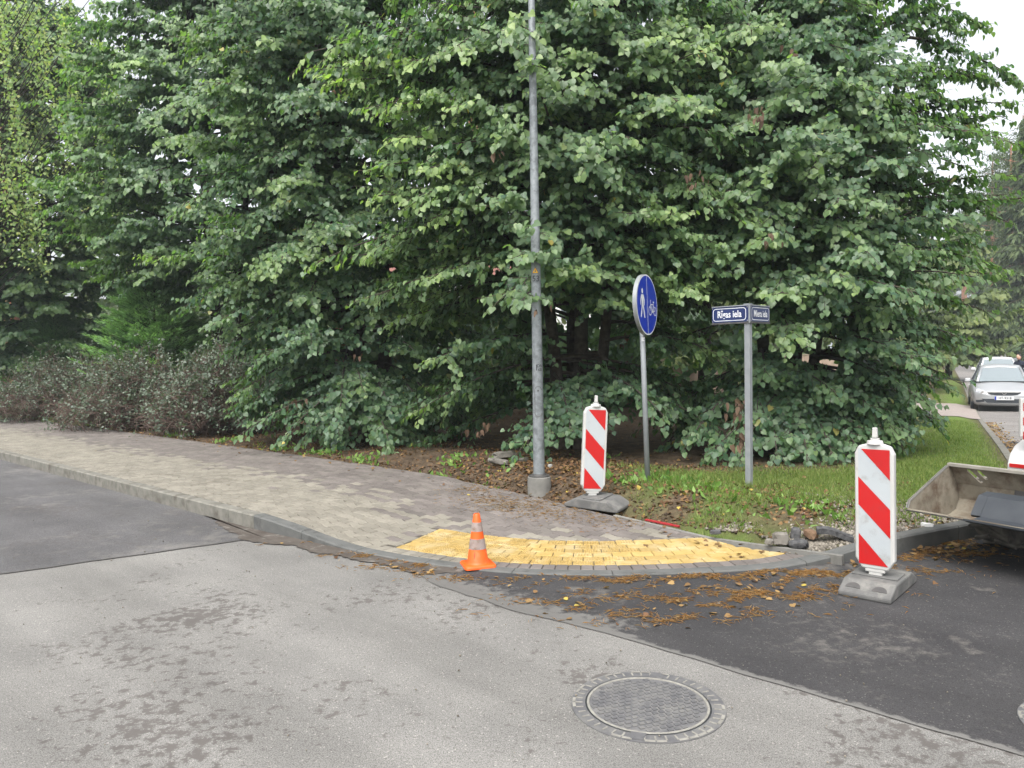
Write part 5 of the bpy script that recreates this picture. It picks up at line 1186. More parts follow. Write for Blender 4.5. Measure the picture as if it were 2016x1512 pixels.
# ------------------------------------------------------------------ parked cars
def car(loc, heading, paint, label, plate_txt=None, wagon=False, group='cars parked along the side road'):
    """local: +X forward, origin on the ground under the middle"""
    root = empty('parked_car', loc, math.atan2(heading.y, heading.x), label, 'car', group)
    L, Wd, H = 4.42, 1.80, 1.50
    # body: stations along x with a half section
    st = [(2.21, .50, .30, .56), (2.17, .66, .22, .66), (2.05, .80, .18, .73), (1.80, .875, .16, .82), (1.45, .895, .16, .88), (1.05, .90, .16, .945), (.55, .90, .16, .97), (0, .90, .16, .98), (-.8, .90, .16, 1.0), (-1.5, .895, .18, 1.02), (-1.9, .87, .22, 1.03), (-2.12, .80, .28, 1.0), (-2.2, .68, .34, .92)]
    vs = []; m = 11
    for x, w, zb_, zt_ in st:
        hh = zt_ - zb_
        half = [(w * .78, zb_), (w * .96, zb_ + .10 * hh), (w, zb_ + .42 * hh), (w * .985, zb_ + .78 * hh), (w * .90, zb_ + .96 * hh)]
        ring_ = half + [(0, zb_ + hh * 1.03)] + [(-y, z) for y, z in half[::-1]]
        vs += [(x, y, z) for y, z in ring_]
    fs = [(i * m + k, i * m + (k + 1) % m, (i + 1) * m + (k + 1) % m, (i + 1) * m + k) for i in range(len(st) - 1) for k in range(m)] + [tuple(range(m))[::-1], tuple((len(st) - 1) * m + k for k in range(m))]
    mb = MB(); mb.add(vs, fs); body = mb.build('body', paint, root, True); sb_ = body.modifiers.new('sub', 'SUBSURF'); sb_.levels = 1; sb_.render_levels = 2
    # greenhouse: windscreen, side glass, roof, rear window
    xr = -1.95 if wagon else -1.75
    base = [(.98, .70, .955), (.30, .80, .975), (-.6, .81, .99), (-1.3, .79, 1.0), (-2.0, .68, 1.02)]
    topp = [(.12, .56, 1.40), (-.12, .585, 1.45), (-.65, .60, 1.475), (-1.2, .59, 1.46), (xr + .18, .53, 1.40)]
    gl = MB(); n = 5
    for s_ in (-1, 1):
        vs = [(x, s_ * w, z) for x, w, z in base] + [(x, s_ * w, z) for x, w, z in topp]
        for i in range(n - 1):
            g = MB(); g.add([vs[i], vs[i + 1], vs[n + i + 1], vs[n + i]], [(0, 1, 2, 3)]); g.build('side_window', M_GLASS, root)
        for i in range(n):
            if i in (0, 4): continue
            g = MB(); g.tube([vs[i], vs[n + i]], .022, 6); g.build('pillar', M_DARKPL if i != 3 else paint, root)
        for i in (0, 4):
            g = MB(); g.tube([vs[i], vs[n + i]], .042, 8); g.build('pillar', paint, root, True)
    def curved(a, b, nseg=6, bow=.06):
        g = MB(); vs = []
        for (x, w, z) in (a, b):
            for k in range(nseg + 1): t = -1 + 2 * k / nseg; vs.append((x + bow * (1 - t * t) * (1 if a[0] > 0 else -1), w * t, z + .015 * (1 - t * t)))
        return g.add(vs, [(k, k + 1, nseg + 2 + k, nseg + 1 + k) for k in range(nseg)])
    curved(base[0], topp[0]).build('windscreen', M_GLASS, root, True); curved(base[4], topp[4]).build('rear_window', M_GLASS, root, True)
    g = MB(); vs = []; ns = 8
    for (x, w, z) in topp:
        for k in range(ns + 1): t = -1 + 2 * k / ns; vs.append((x + (.06 * (1 - t * t) if x > 0 else 0), w * t, z + .045 * (1 - t * t)))
    g.add(vs, [(i * (ns + 1) + k, i * (ns + 1) + k + 1, (i + 1) * (ns + 1) + k + 1, (i + 1) * (ns + 1) + k) for i in range(len(topp) - 1) for k in range(ns)]); rf = g.build('roof', paint, root, True); so_ = rf.modifiers.new('solid', 'SOLIDIFY'); so_.thickness = .03
    # interior seats and steering wheel seen through the windscreen are suggested by headrests
    for y in (-.36, .36):
        g = MB(); g.box((-.35, y, 1.0), (.18, .44, .5)); g.box((-.40, y, 1.30), (.09, .24, .15)); bev(g.build('seat', M_DARKPL, root), .04, 2)
    # front: headlights, grille, emblem, lower intake, fog lamps, plate
    for s_ in (-1, 1):
        g = MB(); q = [(1.80, .80, .66), (1.98, .76, .60), (2.14, .62, .585), (2.17, .47, .60), (2.10, .52, .68), (1.92, .74, .755)]
        g.add([(x + .03, s_ * (y + .015), z) for x, y, z in q] + [(x - .05, s_ * (y - .03), z) for x, y, z in q], [tuple(range(6))] + [(i, (i + 1) % 6, 6 + (i + 1) % 6, 6 + i) for i in range(6)]); hl = g.build('headlight', M_LENS, root)
        g = MB(); g.tube([(2.12, s_ * .60, .63), (2.155, s_ * .60, .63)], .05, 12); g.build('reflector', M_BARE, hl)
        g = MB(); g.prism([(-.13, -.025), (.11, -.055), (.13, .02), (-.10, .04)], (2.135, s_ * .66, .36), Vector((-.32 * s_ * 1, 1, 0)).normalized() * s_, Z3, Vector((1, 0, 0)), 0, .03); g.build('fog_lamp', M_DARKPL, root)
        g = MB(); g.box((.72, s_ * .98, 1.0), (.14, .20, .13), 0, None, .8); bev(g.build('mirror', paint, root), .03, 3)
        g = MB(); g.prism([(.12, 0), (-.06, .0), (-.08, .02), (.1, .02)], (-.2, s_ * .895, .80), X3, Z3, Y3 * s_, 0, .025); g.build('door_handle', paint, root)
    g = MB(); g.prism([(-.46, .04), (.46, .04), (.36, -.03), (.2, -.055), (-.2, -.055), (-.36, -.03)], (2.17, 0, .60), Y3, Z3, X3, 0, .045); g.build('grille', M_DARKPL, root)
    g = MB(); g.prism([(-.47, .055), (.47, .055), (.46, .035), (-.46, .035)], (2.17, 0, .60), Y3, Z3, X3, 0, .055); g.build('chrome_bar', M_BARE, root)
    g = MB(); ring_pts = [(2.235, .055 * math.cos(2 * math.pi * k / 20), .632 + .055 * math.sin(2 * math.pi * k / 20)) for k in range(21)]; g.tube(ring_pts, .008, 6, False); g.add([(2.238, y, z) for y, z in ((-.075, .640), (.0, .634), (.0, .644), (.075, .626), (.0, .620), (0, .630))], [(0, 1, 2), (3, 4, 5)]); g.build('emblem', M_BARE, root)
    g = MB(); g.prism([(-.62, .06), (.62, .06), (.46, -.07), (-.46, -.07)], (2.175, 0, .37), Y3, Z3, X3, 0, .035); g.build('lower_intake', M_DARKPL, root)
    g = MB(); g.box((2.23, 0, .455), (.02, .53, .12)); pt = g.build('number_plate', M_SIGNW, root)
    g = MB(); g.add([(2.2415, y, z) for y, z in ((-.262, .398), (-.262, .512), (-.215, .512), (-.215, .398))], [(0, 1, 2, 3)]); g.build('blue_strip', M_BLUE, pt)
    if plate_txt:
        t = text_mesh(plate_txt, .105, .002, .92); place_flat(t, (2.242, .02, .455), Y3, Z3, X3); link('plate_lettering', t, M_BLACK, pt)
    # wheels
    for x in (1.38, -1.30):
        for s_ in (-1, 1):
            w_ = empty('wheel'); w_.parent = root; w_.location = (x, s_ * .80, .315); w_.rotation_euler = (R(90) * -s_, 0, 0)
            g = MB(); g.lathe([(.20, -.10), (.295, -.105), (.315, -.08), (.315, .08), (.295, .105), (.20, .10)], 28, cap=False); autosmooth(g.build('tyre', M_TYRE, w_), 40)
            g = MB(); g.lathe([(.205, .03), (.205, .095), (.195, .098), (.19, .06)], 28, cap=False)
            for k in range(5):
                a = 2 * math.pi * k / 5; d = Vector((math.cos(a), math.sin(a), 0)); e = Vector((-d.y, d.x, 0)); g.prism([(.02, -.035), (.2, -.022), (.2, .022), (.02, .035)], (0, 0, 0), d, e, Z3, .05, .085)
            g.lathe([(.05, .04), (.05, .09)], 12); g.build('rim', M_BARE, w_)
            g = MB(); g.lathe([(.345, .015), (.345, .108), (.365, .112)], 24, cap=False, a0=0, a1=math.pi); g2 = g.build('arch_liner', M_DARKPL, w_); g2.rotation_euler.z = math.pi if s_ < 0 else 0
    return root
hd3 = Vector((-SIDE.x, -SIDE.y, 0))
fr_ = at(1977, 790, 24.0)                         # front end of the silver car
c1 = Vector((fr_.x, 24.0, 0)) - hd3 * 2.2; c1.z = float(side_drop(c1.y)) + .006
car(c1, hd3, M_SILVER, 'silver hatchback facing the camera on the side road', 'HT-9318', True)
p2 = at(1970, 740, 32.5); c2 = Vector((p2.x, p2.y, float(side_drop(34.5)) + .006)) - hd3 * 2.2
car(c2, hd3, M_CARWH, 'white car parked right behind the silver hatchback')
p3 = at(2013, 700, 78); car(Vector((p3.x, p3.y, -.114)), hd3, M_CARWH, 'tiny far white car among the trunks at the right edge')

# ------------------------------------------------------------------ person beside the white car
def person(loc, heading):
    root = empty('person', loc, heading, 'person in dark navy jacket standing beside the white car', 'person')
    V = [(0, 0, .95), (0, 0, 1.15), (0, 0, 1.36), (.02, 0, 1.46), (.05, 0, 1.53),      # pelvis, waist, chest, neck base, neck top
         (0, .10, .92), (.03, .11, .50), (-.02, .12, .10), (.13, .12, .045),            # left leg
         (0, -.10, .92), (.05, -.11, .50), (.02, -.12, .10), (.17, -.12, .045),         # right leg
         (0, .19, 1.40), (.02, .25, 1.13), (.18, .22, .93), (.25, .20, .88),             # left arm
         (0, -.19, 1.40), (.0, -.26, 1.13), (.14, -.24, .91), (.21, -.23, .86)]
    E = [(0, 1), (1, 2), (2, 3), (3, 4), (0, 5), (5, 6), (6, 7), (7, 8), (0, 9), (9, 10), (10, 11), (11, 12), (2, 13), (13, 14), (14, 15), (15, 16), (2, 17), (17, 18), (18, 19), (19, 20)]
    rad = [(.15, .115), (.14, .105), (.165, .115), (.07, .06), (.055, .055), (.095, .095), (.065, .065), (.045, .045), (.045, .035), (.095, .095), (.065, .065), (.045, .045), (.045, .035), (.072, .07), (.05, .05), (.038, .038), (.035, .03), (.072, .07), (.05, .05), (.038, .038), (.035, .03)]
    me = bpy.data.meshes.new('body'); me.from_pydata(V, E, []); me.update(); o = link('body', me, mat('navy_clothes', (.012, .016, .03), (.022, .028, .045), 9, .9), root)
    sk = o.modifiers.new('skin', 'SKIN'); 
    for d, r in zip(me.skin_vertices[0].data, rad): d.radius = r
    me.skin_vertices[0].data[0].use_root = True
    ss = o.modifiers.new('sub', 'SUBSURF'); ss.levels = 2; ss.render_levels = 2
    skin = mat('skin', (.48, .28, .2), (.55, .33, .24), 6, .6)
    def blob(name, c, r, m, par, n=14):
        g = MB(); g.lathe([(max(.001, r[0] * math.sin(math.pi * k / n)), -r[2] * math.cos(math.pi * k / n)) for k in range(n + 1)], 18, (0, 0, 0), False)
        g.v = [(c[0] + x, c[1] + y * r[1] / r[0], c[2] + z) for x, y, z in g.v]; return g.build(name, m, par, True)
    hd = blob('head', (.07, 0, 1.645), (.098, .078, .122), skin, root)
    blob('hair', (.045, 0, 1.68), (.105, .086, .105), mat('dark_hair', (.012, .01, .008), (.03, .025, .02), 30, .8), hd)
    blob('nose', (.17, 0, 1.63), (.016, .012, .022), skin, hd, 6)
    for s_ in (-1, 1):
        blob('ear', (.065, s_ * .082, 1.64), (.018, .008, .03), skin, hd, 6); blob('eye', (.155, s_ * .03, 1.655), (.011, .011, .008), M_BLACK, hd, 6)
        y = .20 if s_ > 0 else -.23; x0 = .25 if s_ > 0 else .21; z0 = .88 if s_ > 0 else .86
        h = blob('hand', (x0 + .04, y, z0 - .03), (.048, .026, .05), skin, root, 8)
        for k in range(4):
            g = MB(); fy = y + (k - 1.5) * .016; g.tube([(x0 + .06, fy, z0 - .05), (x0 + .085, fy, z0 - .09 - .005 * (k in (1, 2))), (x0 + .075, fy, z0 - .12)], [.009, .008, .006], 6); g.build('finger', skin, h, True)
        g = MB(); g.tube([(x0 + .04, y - s_ * .02, z0 - .02), (x0 + .075, y - s_ * .035, z0 - .05), (x0 + .085, y - s_ * .03, z0 - .075)], [.011, .009, .007], 6); g.build('thumb', skin, h, True)
    g = MB(); g.box((.155, 0, 1.592), (.01, .045, .008)); g.build('mouth', mat('lips', (.35, .14, .11), None), hd)
pp = at(2008, 720, 31.0); person((pp.x, pp.y, float(side_drop(31)) + .006), R(200))

# ------------------------------------------------------------------ far street lamp, fence, house, driveway, marker post
fl = at(1846, 600, 45); zf = float(side_drop(45))
far_lamp = empty('street_lamp', (fl.x, fl.y, zf), 0, 'street lamp with outstretched arm over the side road', 'street lamp')
hp = at(1897, 500, 45) - Vector((fl.x, fl.y, zf))
mb = MB(); mb.lathe([(.09, 0), (.07, 4), (.05, hp.z - .55)], 12); mb.build('pole', M_GALV, far_lamp, True)
mb = MB(); mb.tube([(0, 0, hp.z - .6), (hp.x * .3, 0, hp.z - .35), (hp.x * .75, 0, hp.z - .08)], .03, 8); mb.build('arm', M_GALV, far_lamp, True)
mb = MB(); mb.prism([(0, -.03), (.35, -.09), (.72, -.03), (.66, .06), (.3, .10), (0, .05)], (hp.x * .70, -.11, hp.z - .05), Vector((.97, 0, .22)), Vector((-.22, 0, .97)), Y3, 0, .22); bev(mb.build('lamp_head', M_GALV2, far_lamp), .03, 2)

fa, fb2 = Vector((2.0, 27.5)), Vector((12.2, 25.5))
fence = empty('board_fence', (fa.x, fa.y, 0), math.atan2((fb2 - fa).y, (fb2 - fa).x), 'beige board fence seen through the broad linden', 'fence'); FL = (fb2 - fa).length
bm_ = MB().box((0, 0, .82), (.145, .022, 1.56)).mesh('board'); bm_.materials.append(M_BOARD)
for k in range(int(FL / .15)):
    o = bpy.data.objects.new('board', bm_); COL.objects.link(o); o.parent = fence; o.location = (k * .15 + .07, 0, .0 + random.uniform(-.006, .006))
for k in range(int(FL / 2.0) + 1): MB().box((k * 2.0, .06, .85), (.1, .09, 1.75)).build('post', M_DSTEEL, fence)
for z_ in (.35, 1.25): MB().box((FL / 2, .035, z_), (FL, .04, .09)).build('rail', M_BOARD, fence)
MB().box((FL / 2, 0, 1.625), (FL, .07, .03)).build('cap_rail', M_BOARD, fence)

house = empty('white_house', (-1.0, 44, 0), R(8), 'white house glimpsed through the leaves behind the lamp post', 'house')
HB, HD, HH = 13.0, 8.0, 6.6
MB().box((0, HD / 2, HH / 2), (HB, HD, HH)).build('wall', M_WALL, house)
mb = MB(); mb.add([(-HB / 2 - .4, -.5, HH - .1), (HB / 2 + .4, -.5, HH - .1), (HB / 2 + .4, HD + .5, HH - .1), (-HB / 2 - .4, HD + .5, HH - .1), (-HB / 2 - .4, HD / 2, HH + 3.2), (HB / 2 + .4, HD / 2, HH + 3.2)], [(0, 1, 5, 4), (2, 3, 4, 5), (1, 2, 5), (3, 0, 4), (0, 3, 2, 1)]); rf = mb.build('roof', M_ROOF, house)
MB().box((2.5, HD / 2 + .5, HH + 3.2), (.7, .7, 1.6)).build('chimney', M_CONC, rf)
cl_ = MB().box((0, -.02, 0), (HB, .03, .17)).mesh('siding_board'); cl_.materials.append(M_WALL)
for k in range(34):
    o = bpy.data.objects.new('siding_board', cl_); COL.objects.link(o); o.parent = house; o.location = (0, 0, .2 + k * .185); o.rotation_euler.x = R(5)
for zc in (1.6, 4.5):
    for xc in (-4.6, -1.6, 1.6, 4.6):
        w_ = MB().box((xc, -.05, zc), (1.3, .12, 1.5)).build('window', M_SIGNW, house); MB().box((xc, -.10, zc), (1.1, .06, 1.3)).build('pane', M_WINDOW, w_); MB().box((xc, -.14, zc), (.06, .04, 1.3)).build('mullion', M_SIGNW, w_)

dq = []
ed0 = lambda y: Vector((e0.x + SIDE.x / SIDE.y * (y - e0.y) - .05, y)); lat = Vector((-SIDE.y, SIDE.x))
nI, nJ = 24, 60; V = []
for i in range(nI + 1):
    e = ed0(20.6 + (26.2 - 20.6) * i / nI)
    for j in range(nJ + 1): V.append((e + lat * (16.0 * j / nJ))[:])
V = np.array(V); z = verge_z(V) + .018
F = [(i * (nJ + 1) + j, (i + 1) * (nJ + 1) + j, (i + 1) * (nJ + 1) + j + 1, i * (nJ + 1) + j + 1) for i in range(nI) for j in range(nJ)]
me = np_mesh('driveway', np.column_stack([V, z]), np.array(F))
def brick_mat():
    m, nt, b = nodes_of('driveway_pavers'); t = N(nt, 'ShaderNodeTexBrick', Scale=5.0); t.inputs['Color1'].default_value = (.2, .165, .15, 1); t.inputs['Color2'].default_value = (.25, .215, .19, 1); t.inputs['Mortar'].default_value = (.2, .18, .16, 1)
    nt.links.new(geo_pos(nt), t.inputs['Vector']); nt.links.new(t.outputs[0], b.inputs['Base Color']); b.inputs['Roughness'].default_value = .9; return m
dv = tag(link('driveway', me, brick_mat()), kind='structure')
if me.polygons[0].normal.z < 0: me.flip_normals()
mp = px(1828, 833, -.2); mpost = empty('marker_post', (mp.x, mp.y, float(verge_z([mp.xy[:]])[0])), 0, 'small grey marker post on the lawn edge by the driveway', 'post')
mb = MB(); mb.tube([(0, 0, -.1), (0, 0, .55)], .045, 10); mb.build('shaft', M_GALV2, mpost, True); mb = MB(); mb.lathe([(.055, .55), (.055, .58), (.02, .60)], 12); mb.build('cap', M_GALV, mpost)

# ------------------------------------------------------------------ stones, rubble, strips
def rock(name, loc, dims, rz, m, label, cat, seed, group=None, rough=.18):
    r = random.Random(seed); bm = bmesh.new(); bmesh.ops.create_icosphere(bm, subdivisions=2, radius=.5)
    for v in bm.verts:
        n = v.co.normalized(); k = 1 + r.uniform(-rough, rough)
        v.co = Vector((max(-.40, min(.40, v.co.x * k)), max(-.40, min(.40, v.co.y * k)), max(-.36, min(.36, v.co.z * k))))
        v.co = Vector((v.co.x * dims[0] / .8, v.co.y * dims[1] / .8, v.co.z * dims[2] / .72))
    me = bpy.data.meshes.new(name); bm.to_mesh(me); bm.free(); o = link(name, me, m); o.location = loc; o.rotation_euler = (r.uniform(-.15, .15), r.uniform(-.15, .15), rz)
    return tag(o, label, cat, group)
def on_verge(u, v, dz=0.0):
    p = px(u, v, .13)
    for _ in range(4): p = px(u, v, float(verge_z([p.xy[:]])[0]))
    p.z += dz; return p
p = on_verge(992, 905); rock('broken_slab', p + Vector((0, 0, .07)), (.34, .22, .10), .3, M_STONE, 'larger broken stone slab left of the lamp post base', 'stone', 1)
rock('broken_slab', on_verge(985, 912) + Vector((-.03, -.12, .045)), (.27, .16, .07), -.1, M_STONE, 'flat dark stone leaning under the larger broken slab', 'stone', 2)
rock('broken_slab', on_verge(1024, 908) + Vector((.05, 0, .02)), (.14, .1, .06), .5, M_STONE, 'small stone at the end of the broken slabs', 'stone', 3)
rock('pebble', on_verge(1083, 921, .02), (.055, .05, .05), .2, mat('pale_stone', (.3, .3, .28), (.36, .355, .335), 20, .9), 'pale round pebble just right of the lamp post', 'stone', 4)
rub = [((1537, 1068), (.13, .10, .11), M_STONE, 'pale broken concrete lump at the tip of the yellow paving'), ((1566, 1060), (.11, .08, .12), M_TAR, 'upright black asphalt lump beside the pale concrete lump'), ((1572, 1076), (.15, .10, .07), M_TAR, 'flat black asphalt lump in front of the upright one'),
       ((1515, 1070), (.08, .06, .05), M_STONE, 'small grey stone left of the pale concrete lump'), ((1596, 1056), (.12, .08, .07), mat('brown_clod', (.1, .06, .035), (.16, .1, .06), 9, .95), 'brown clod of earth beside the rubble'), ((1408, 1050), (.10, .05, .04), M_TAR, 'dark asphalt crumb at the back edge of the pavement'),
       ((1663, 1062), (.08, .06, .06), M_TAR, 'black lump next to the torn asphalt strip'), ((1825, 1038), (.10, .05, .05), mat('white_litter', (.45, .45, .44), (.5, .5, .49), 9, .8), 'white rag on the gravel under the bucket'), ((1872, 1022), (.10, .05, .04), MATS['white_litter'], 'second white rag close to the kerb under the bucket'), ((1455, 1012), (.06, .05, .04), M_STONE, 'pale stone in the thin grass before the name post')]
for i, ((u, v), dm, m, lab) in enumerate(rub): rock('rubble_lump', on_verge(u, v, dm[2] * .3), dm, i * 1.3, m, lab, 'rubble', 20 + i)
a = on_verge(1608, 1054, .03); b = on_verge(1680, 1068, .03); mb = MB(); d = (b - a); q = Vector((-d.y, d.x, 0)).normalized()
vs = []
for k in range(7):
    t = k / 6; c = a + d * t + q * .05 * math.sin(math.pi * t); jz = .012 * math.sin(5 * t); vs += [c - q * .04 + Z3 * (jz - .015), c - q * .045 + Z3 * (.03 + jz), c + q * .05 + Z3 * (.034 + jz), c + q * .045 + Z3 * (jz - .01)]
mb.add(vs, [(k * 4 + j, k * 4 + (j + 1) % 4, k * 4 + 4 + (j + 1) % 4, k * 4 + 4 + j) for k in range(6) for j in range(4)] + [(0, 1, 2, 3), (27, 26, 25, 24)])
tag(mb.build('asphalt_strip', M_TAR), 'torn strip of old asphalt lying behind the rubble', 'asphalt')
a = px(1266, 1020, .11); b = px(1332, 1034, .09); d = b - a; q = Vector((-d.y, d.x, 0)).normalized(); mb = MB(); vs = []
za, zb2 = (float(walk_z([p.xy[:]])[0]) for p in (a, b))
for k in range(6):
    t = k / 5; c = a + d * t; zz_ = za + (zb2 - za) * t; vs += [c + q * .03 + Z3 * (zz_ + .004 - c.z), c + q * .03 + Z3 * (zz_ + .016 - c.z), c + q * .065 + Z3 * (zz_ + .016 - c.z), c + q * .065 + Z3 * (zz_ - .01 - c.z)]
mb.add(vs, [(k * 4 + j, k * 4 + (j + 1) % 4, k * 4 + 4 + (j + 1) % 4, k * 4 + 4 + j) for k in range(5) for j in range(4)] + [(0, 1, 2, 3), (23, 22, 21, 20)])
tag(mb.build('red_strip', mat('red_plastic', (.22, .012, .015), (.28, .02, .022), 9, .6)), 'red plastic strip along the back edge of the pavement', 'plastic strip')

# ------------------------------------------------------------------ ground scatter: grass, weeds, litter, needles, gravel
def scatter(name, P2, zf, m, size, flat_=.25, tmpl=DIAM, tf=DIAM_F, wid=1.0, tone=(.2, .25), up=None, seed=1):
    r = np.random.default_rng(seed); n = len(P2); z = zf(P2); P = np.column_stack([P2, z])
    if up is None:
        a = r.uniform(0, 6.28, n); Fw = np.column_stack([np.cos(a), np.sin(a), r.normal(0, flat_, n)]); Nn = np.column_stack([r.normal(0, flat_, n), r.normal(0, flat_, n), np.ones(n)])
    else:
        Fw = np.column_stack([r.normal(0, up, n), r.normal(0, up, n), np.ones(n)]); Nn = r.normal(0, 1, (n, 3))
    return tag(link(name, leaf_mesh(name, P, Fw, Nn, r.uniform(*size, n), np.clip(r.normal(*tone, n), 0, 1), tmpl, tf, wid), m), kind='stuff')
r = np.random.default_rng(9)
def rand_in(x0, x1, y0, y1, n): return np.column_stack([r.uniform(x0, x1, n), r.uniform(y0, y1, n)])
def beyond(P): return (back_sd(P) > .02) & (kerb_sd(P)[1] > .13)
# lawn and thin grass
P = np.concatenate([rand_in(1.2, 8, 6.3, 10.5, 90000), rand_in(4, 12.5, 9, 19, 120000)]); P = P[beyond(P)]; lf = lawn_f(P); P = P[(r.uniform(0, 1, len(P)) < lf ** 1.5 * np.clip(9 / np.hypot(*P.T), .25, 1) * .75)]
P = P[~((np.abs(P[:, 0] - lp.x) < .2) & (np.abs(P[:, 1] - lp.y) < .2))]
scatter('grass', P, lambda q: verge_z(q) - .005, M_GRASS, (.03, .085), wid=.13, up=.45, tone=(.3, .3), seed=2)
Pl = np.concatenate([rand_in(-16, -9, 15, 26, 60000), rand_in(-9, -2, 10, 19, 40000)]); bs = back_sd(Pl); Pl = Pl[(bs > .02) & (bs < 1.6)]; lf = lawn_f(Pl); Pl = Pl[r.uniform(0, 1, len(Pl)) < lf]
scatter('grass_strip', Pl, lambda q: verge_z(q) - .005, M_GRASS, (.06, .16), wid=.14, up=.5, tone=(.35, .3), seed=3)
# weeds: small rosettes of broad leaves
W_ = []; 
for (u, v, n) in ((905, 905, 10), (985, 915, 7), (1350, 985, 10), (1390, 965, 14), (1250, 985, 9), (1315, 990, 10), (1430, 1020, 8), (1560, 1000, 12), (1640, 1010, 10), (560, 885, 12), (640, 893, 14), (700, 905, 10), (350, 858, 14), (450, 868, 12), (720, 912, 10), (1210, 965, 10), (1180, 900, 9), (880, 930, 10), (940, 948, 9)):
    p = on_verge(u, v)
    for k in range(n * 4): W_.append((p.x + random.gauss(0, .16), p.y + random.gauss(0, .2)))
W_ = np.array(W_); W_ = W_[beyond(W_)]
scatter('weeds', W_, lambda q: verge_z(q) - .004, M_WEED, (.05, .12), tmpl=DIAM, wid=.6, up=.9, tone=(.3, .3), seed=4)
# brown leaf litter on the verge
P = np.concatenate([rand_in(-16, 7, 6.2, 22, 140000), rand_in(-3, 5, 6.3, 10.5, 34000)]); P = P[beyond(P)]; bs = back_sd(P)
pr_ = np.clip(1.3 - bs / 3.5, .12, 1) * (1 - .85 * lawn_f(P)) * np.clip(10 / np.hypot(*P.T), .35, 1); P = P[r.uniform(0, 1, len(P)) < pr_ * np.where(P[:, 0] > 1.0, .36, .5)]
scatter('fallen_leaves', P, lambda q: verge_z(q) + .008, M_LITTER, (.022, .05), .5, HEART, HEART_F, .95, (.15, .2), seed=5)
# stray leaves on pavement and road
P = rand_in(-9, 4, 5.5, 16, 9000); s_, d_ = kerb_sd(P); bs = back_sd(P); k = (d_ > .13) & (bs < -.02) & (r.uniform(0, 1, len(P)) < np.clip(np.exp(bs / .22) * 1.1 + .008, 0, 1)); P = P[k]
P = P[r.uniform(0, 1, len(P)) < .5]
scatter('pavement_leaves', P, lambda q: walk_z(q) + .006, M_LITTER, (.025, .06), .3, HEART, HEART_F, .9, (.3, .3), seed=6)
# needles and leaf crumbs: on the dark asphalt by the kerb, in drifts
N_ = []; NL = []
dr_ = [(1120, 1150, .35, .10, 700), (1290, 1140, .35, .06, 1500), (1240, 1158, .25, .06, 500), (1100, 1195, .30, .07, 700), (1270, 1200, .30, .08, 1000), (1390, 1190, .32, .08, 1100), (1330, 1168, .5, .12, 500), (1500, 1180, .38, .10, 1500), (1560, 1165, .35, .08, 1200), (1600, 1140, .30, .08, 1200), (1660, 1125, .25, .06, 900), (1260, 1228, .16, .04, 400), (1400, 1215, .2, .05, 300),
        (700, 1098, .22, .035, 500), (800, 1116, .22, .045, 900), (860, 1128, .2, .04, 500), (960, 1138, .3, .03, 600), (1800, 1095, .25, .10, 1200), (1850, 1090, .25, .12, 1200), (1780, 1125, .3, .10, 700), (1880, 1075, .2, .08, 1000), (580, 1072, .25, .02, 160), (1540, 1130, .4, .04, 800), (1450, 1140, .4, .05, 600)]
for (u, v, sx, sy, n) in dr_:
    c = px(u, v); N_.append(np.column_stack([r.normal(c.x, sx, n), r.normal(c.y, sy * 1.6, n)])); m_ = max(2, n // 90); NL.append(np.column_stack([r.normal(c.x, sx * 1.1, m_), r.normal(c.y, sy * 1.8, m_)]))
N_ = np.concatenate(N_); 
cl = fbm(N_, 14, 12) + .6 * fbm(N_, 31, 13); N_ = N_[cl > .24]; N_ = N_[kerb_sd(N_)[1] < -.008]
road_z = lambda q: .011 + np.where(q[:, 0] > q[:, 1] * .45, side_drop(q[:, 1]), 0)
scatter('pine_needles', N_, lambda q: road_z(q) + r.uniform(0, .006, len(q)), M_NEEDLE, (.035, .075), .07, wid=.055, tone=(.25, .3), seed=7)
NL = np.concatenate(NL); NL = np.concatenate([NL, np.column_stack([r.normal(px(1860, 1082).x, .25, 150), r.normal(px(1860, 1082).y, .12, 150)])]); _q = r.uniform(S_U[1937] + 3, S_U[1937] + 16, 900); NL = np.concatenate([NL, np.array([(kpoint(a_) - knorm(a_) * abs(r.normal(.05, .14)))[:] for a_ in _q])]); NL = NL[kerb_sd(NL)[1] < -.02]
scatter('road_leaves', NL, lambda q: road_z(q) + .004, M_LITTER, (.02, .055), .3, HEART, HEART_F, .9, (.5, .35), seed=8)
# needles on the pavement near the back edge
P = np.concatenate([np.column_stack([r.normal(px(u, v, .11).x, .22, n), r.normal(px(u, v, .11).y, .16, n)]) for u, v, n in ((960, 985, 350), (1020, 995, 400), (1090, 1008, 350), (940, 965, 300), (1110, 985, 250), (1200, 1020, 200))]); P = P[(back_sd(P) < -.03) & (kerb_sd(P)[1] > .2)]
scatter('pavement_needles', P, lambda q: walk_z(q) + .004, M_NEEDLE, (.03, .07), .06, wid=.05, tone=(.45, .3), seed=10)
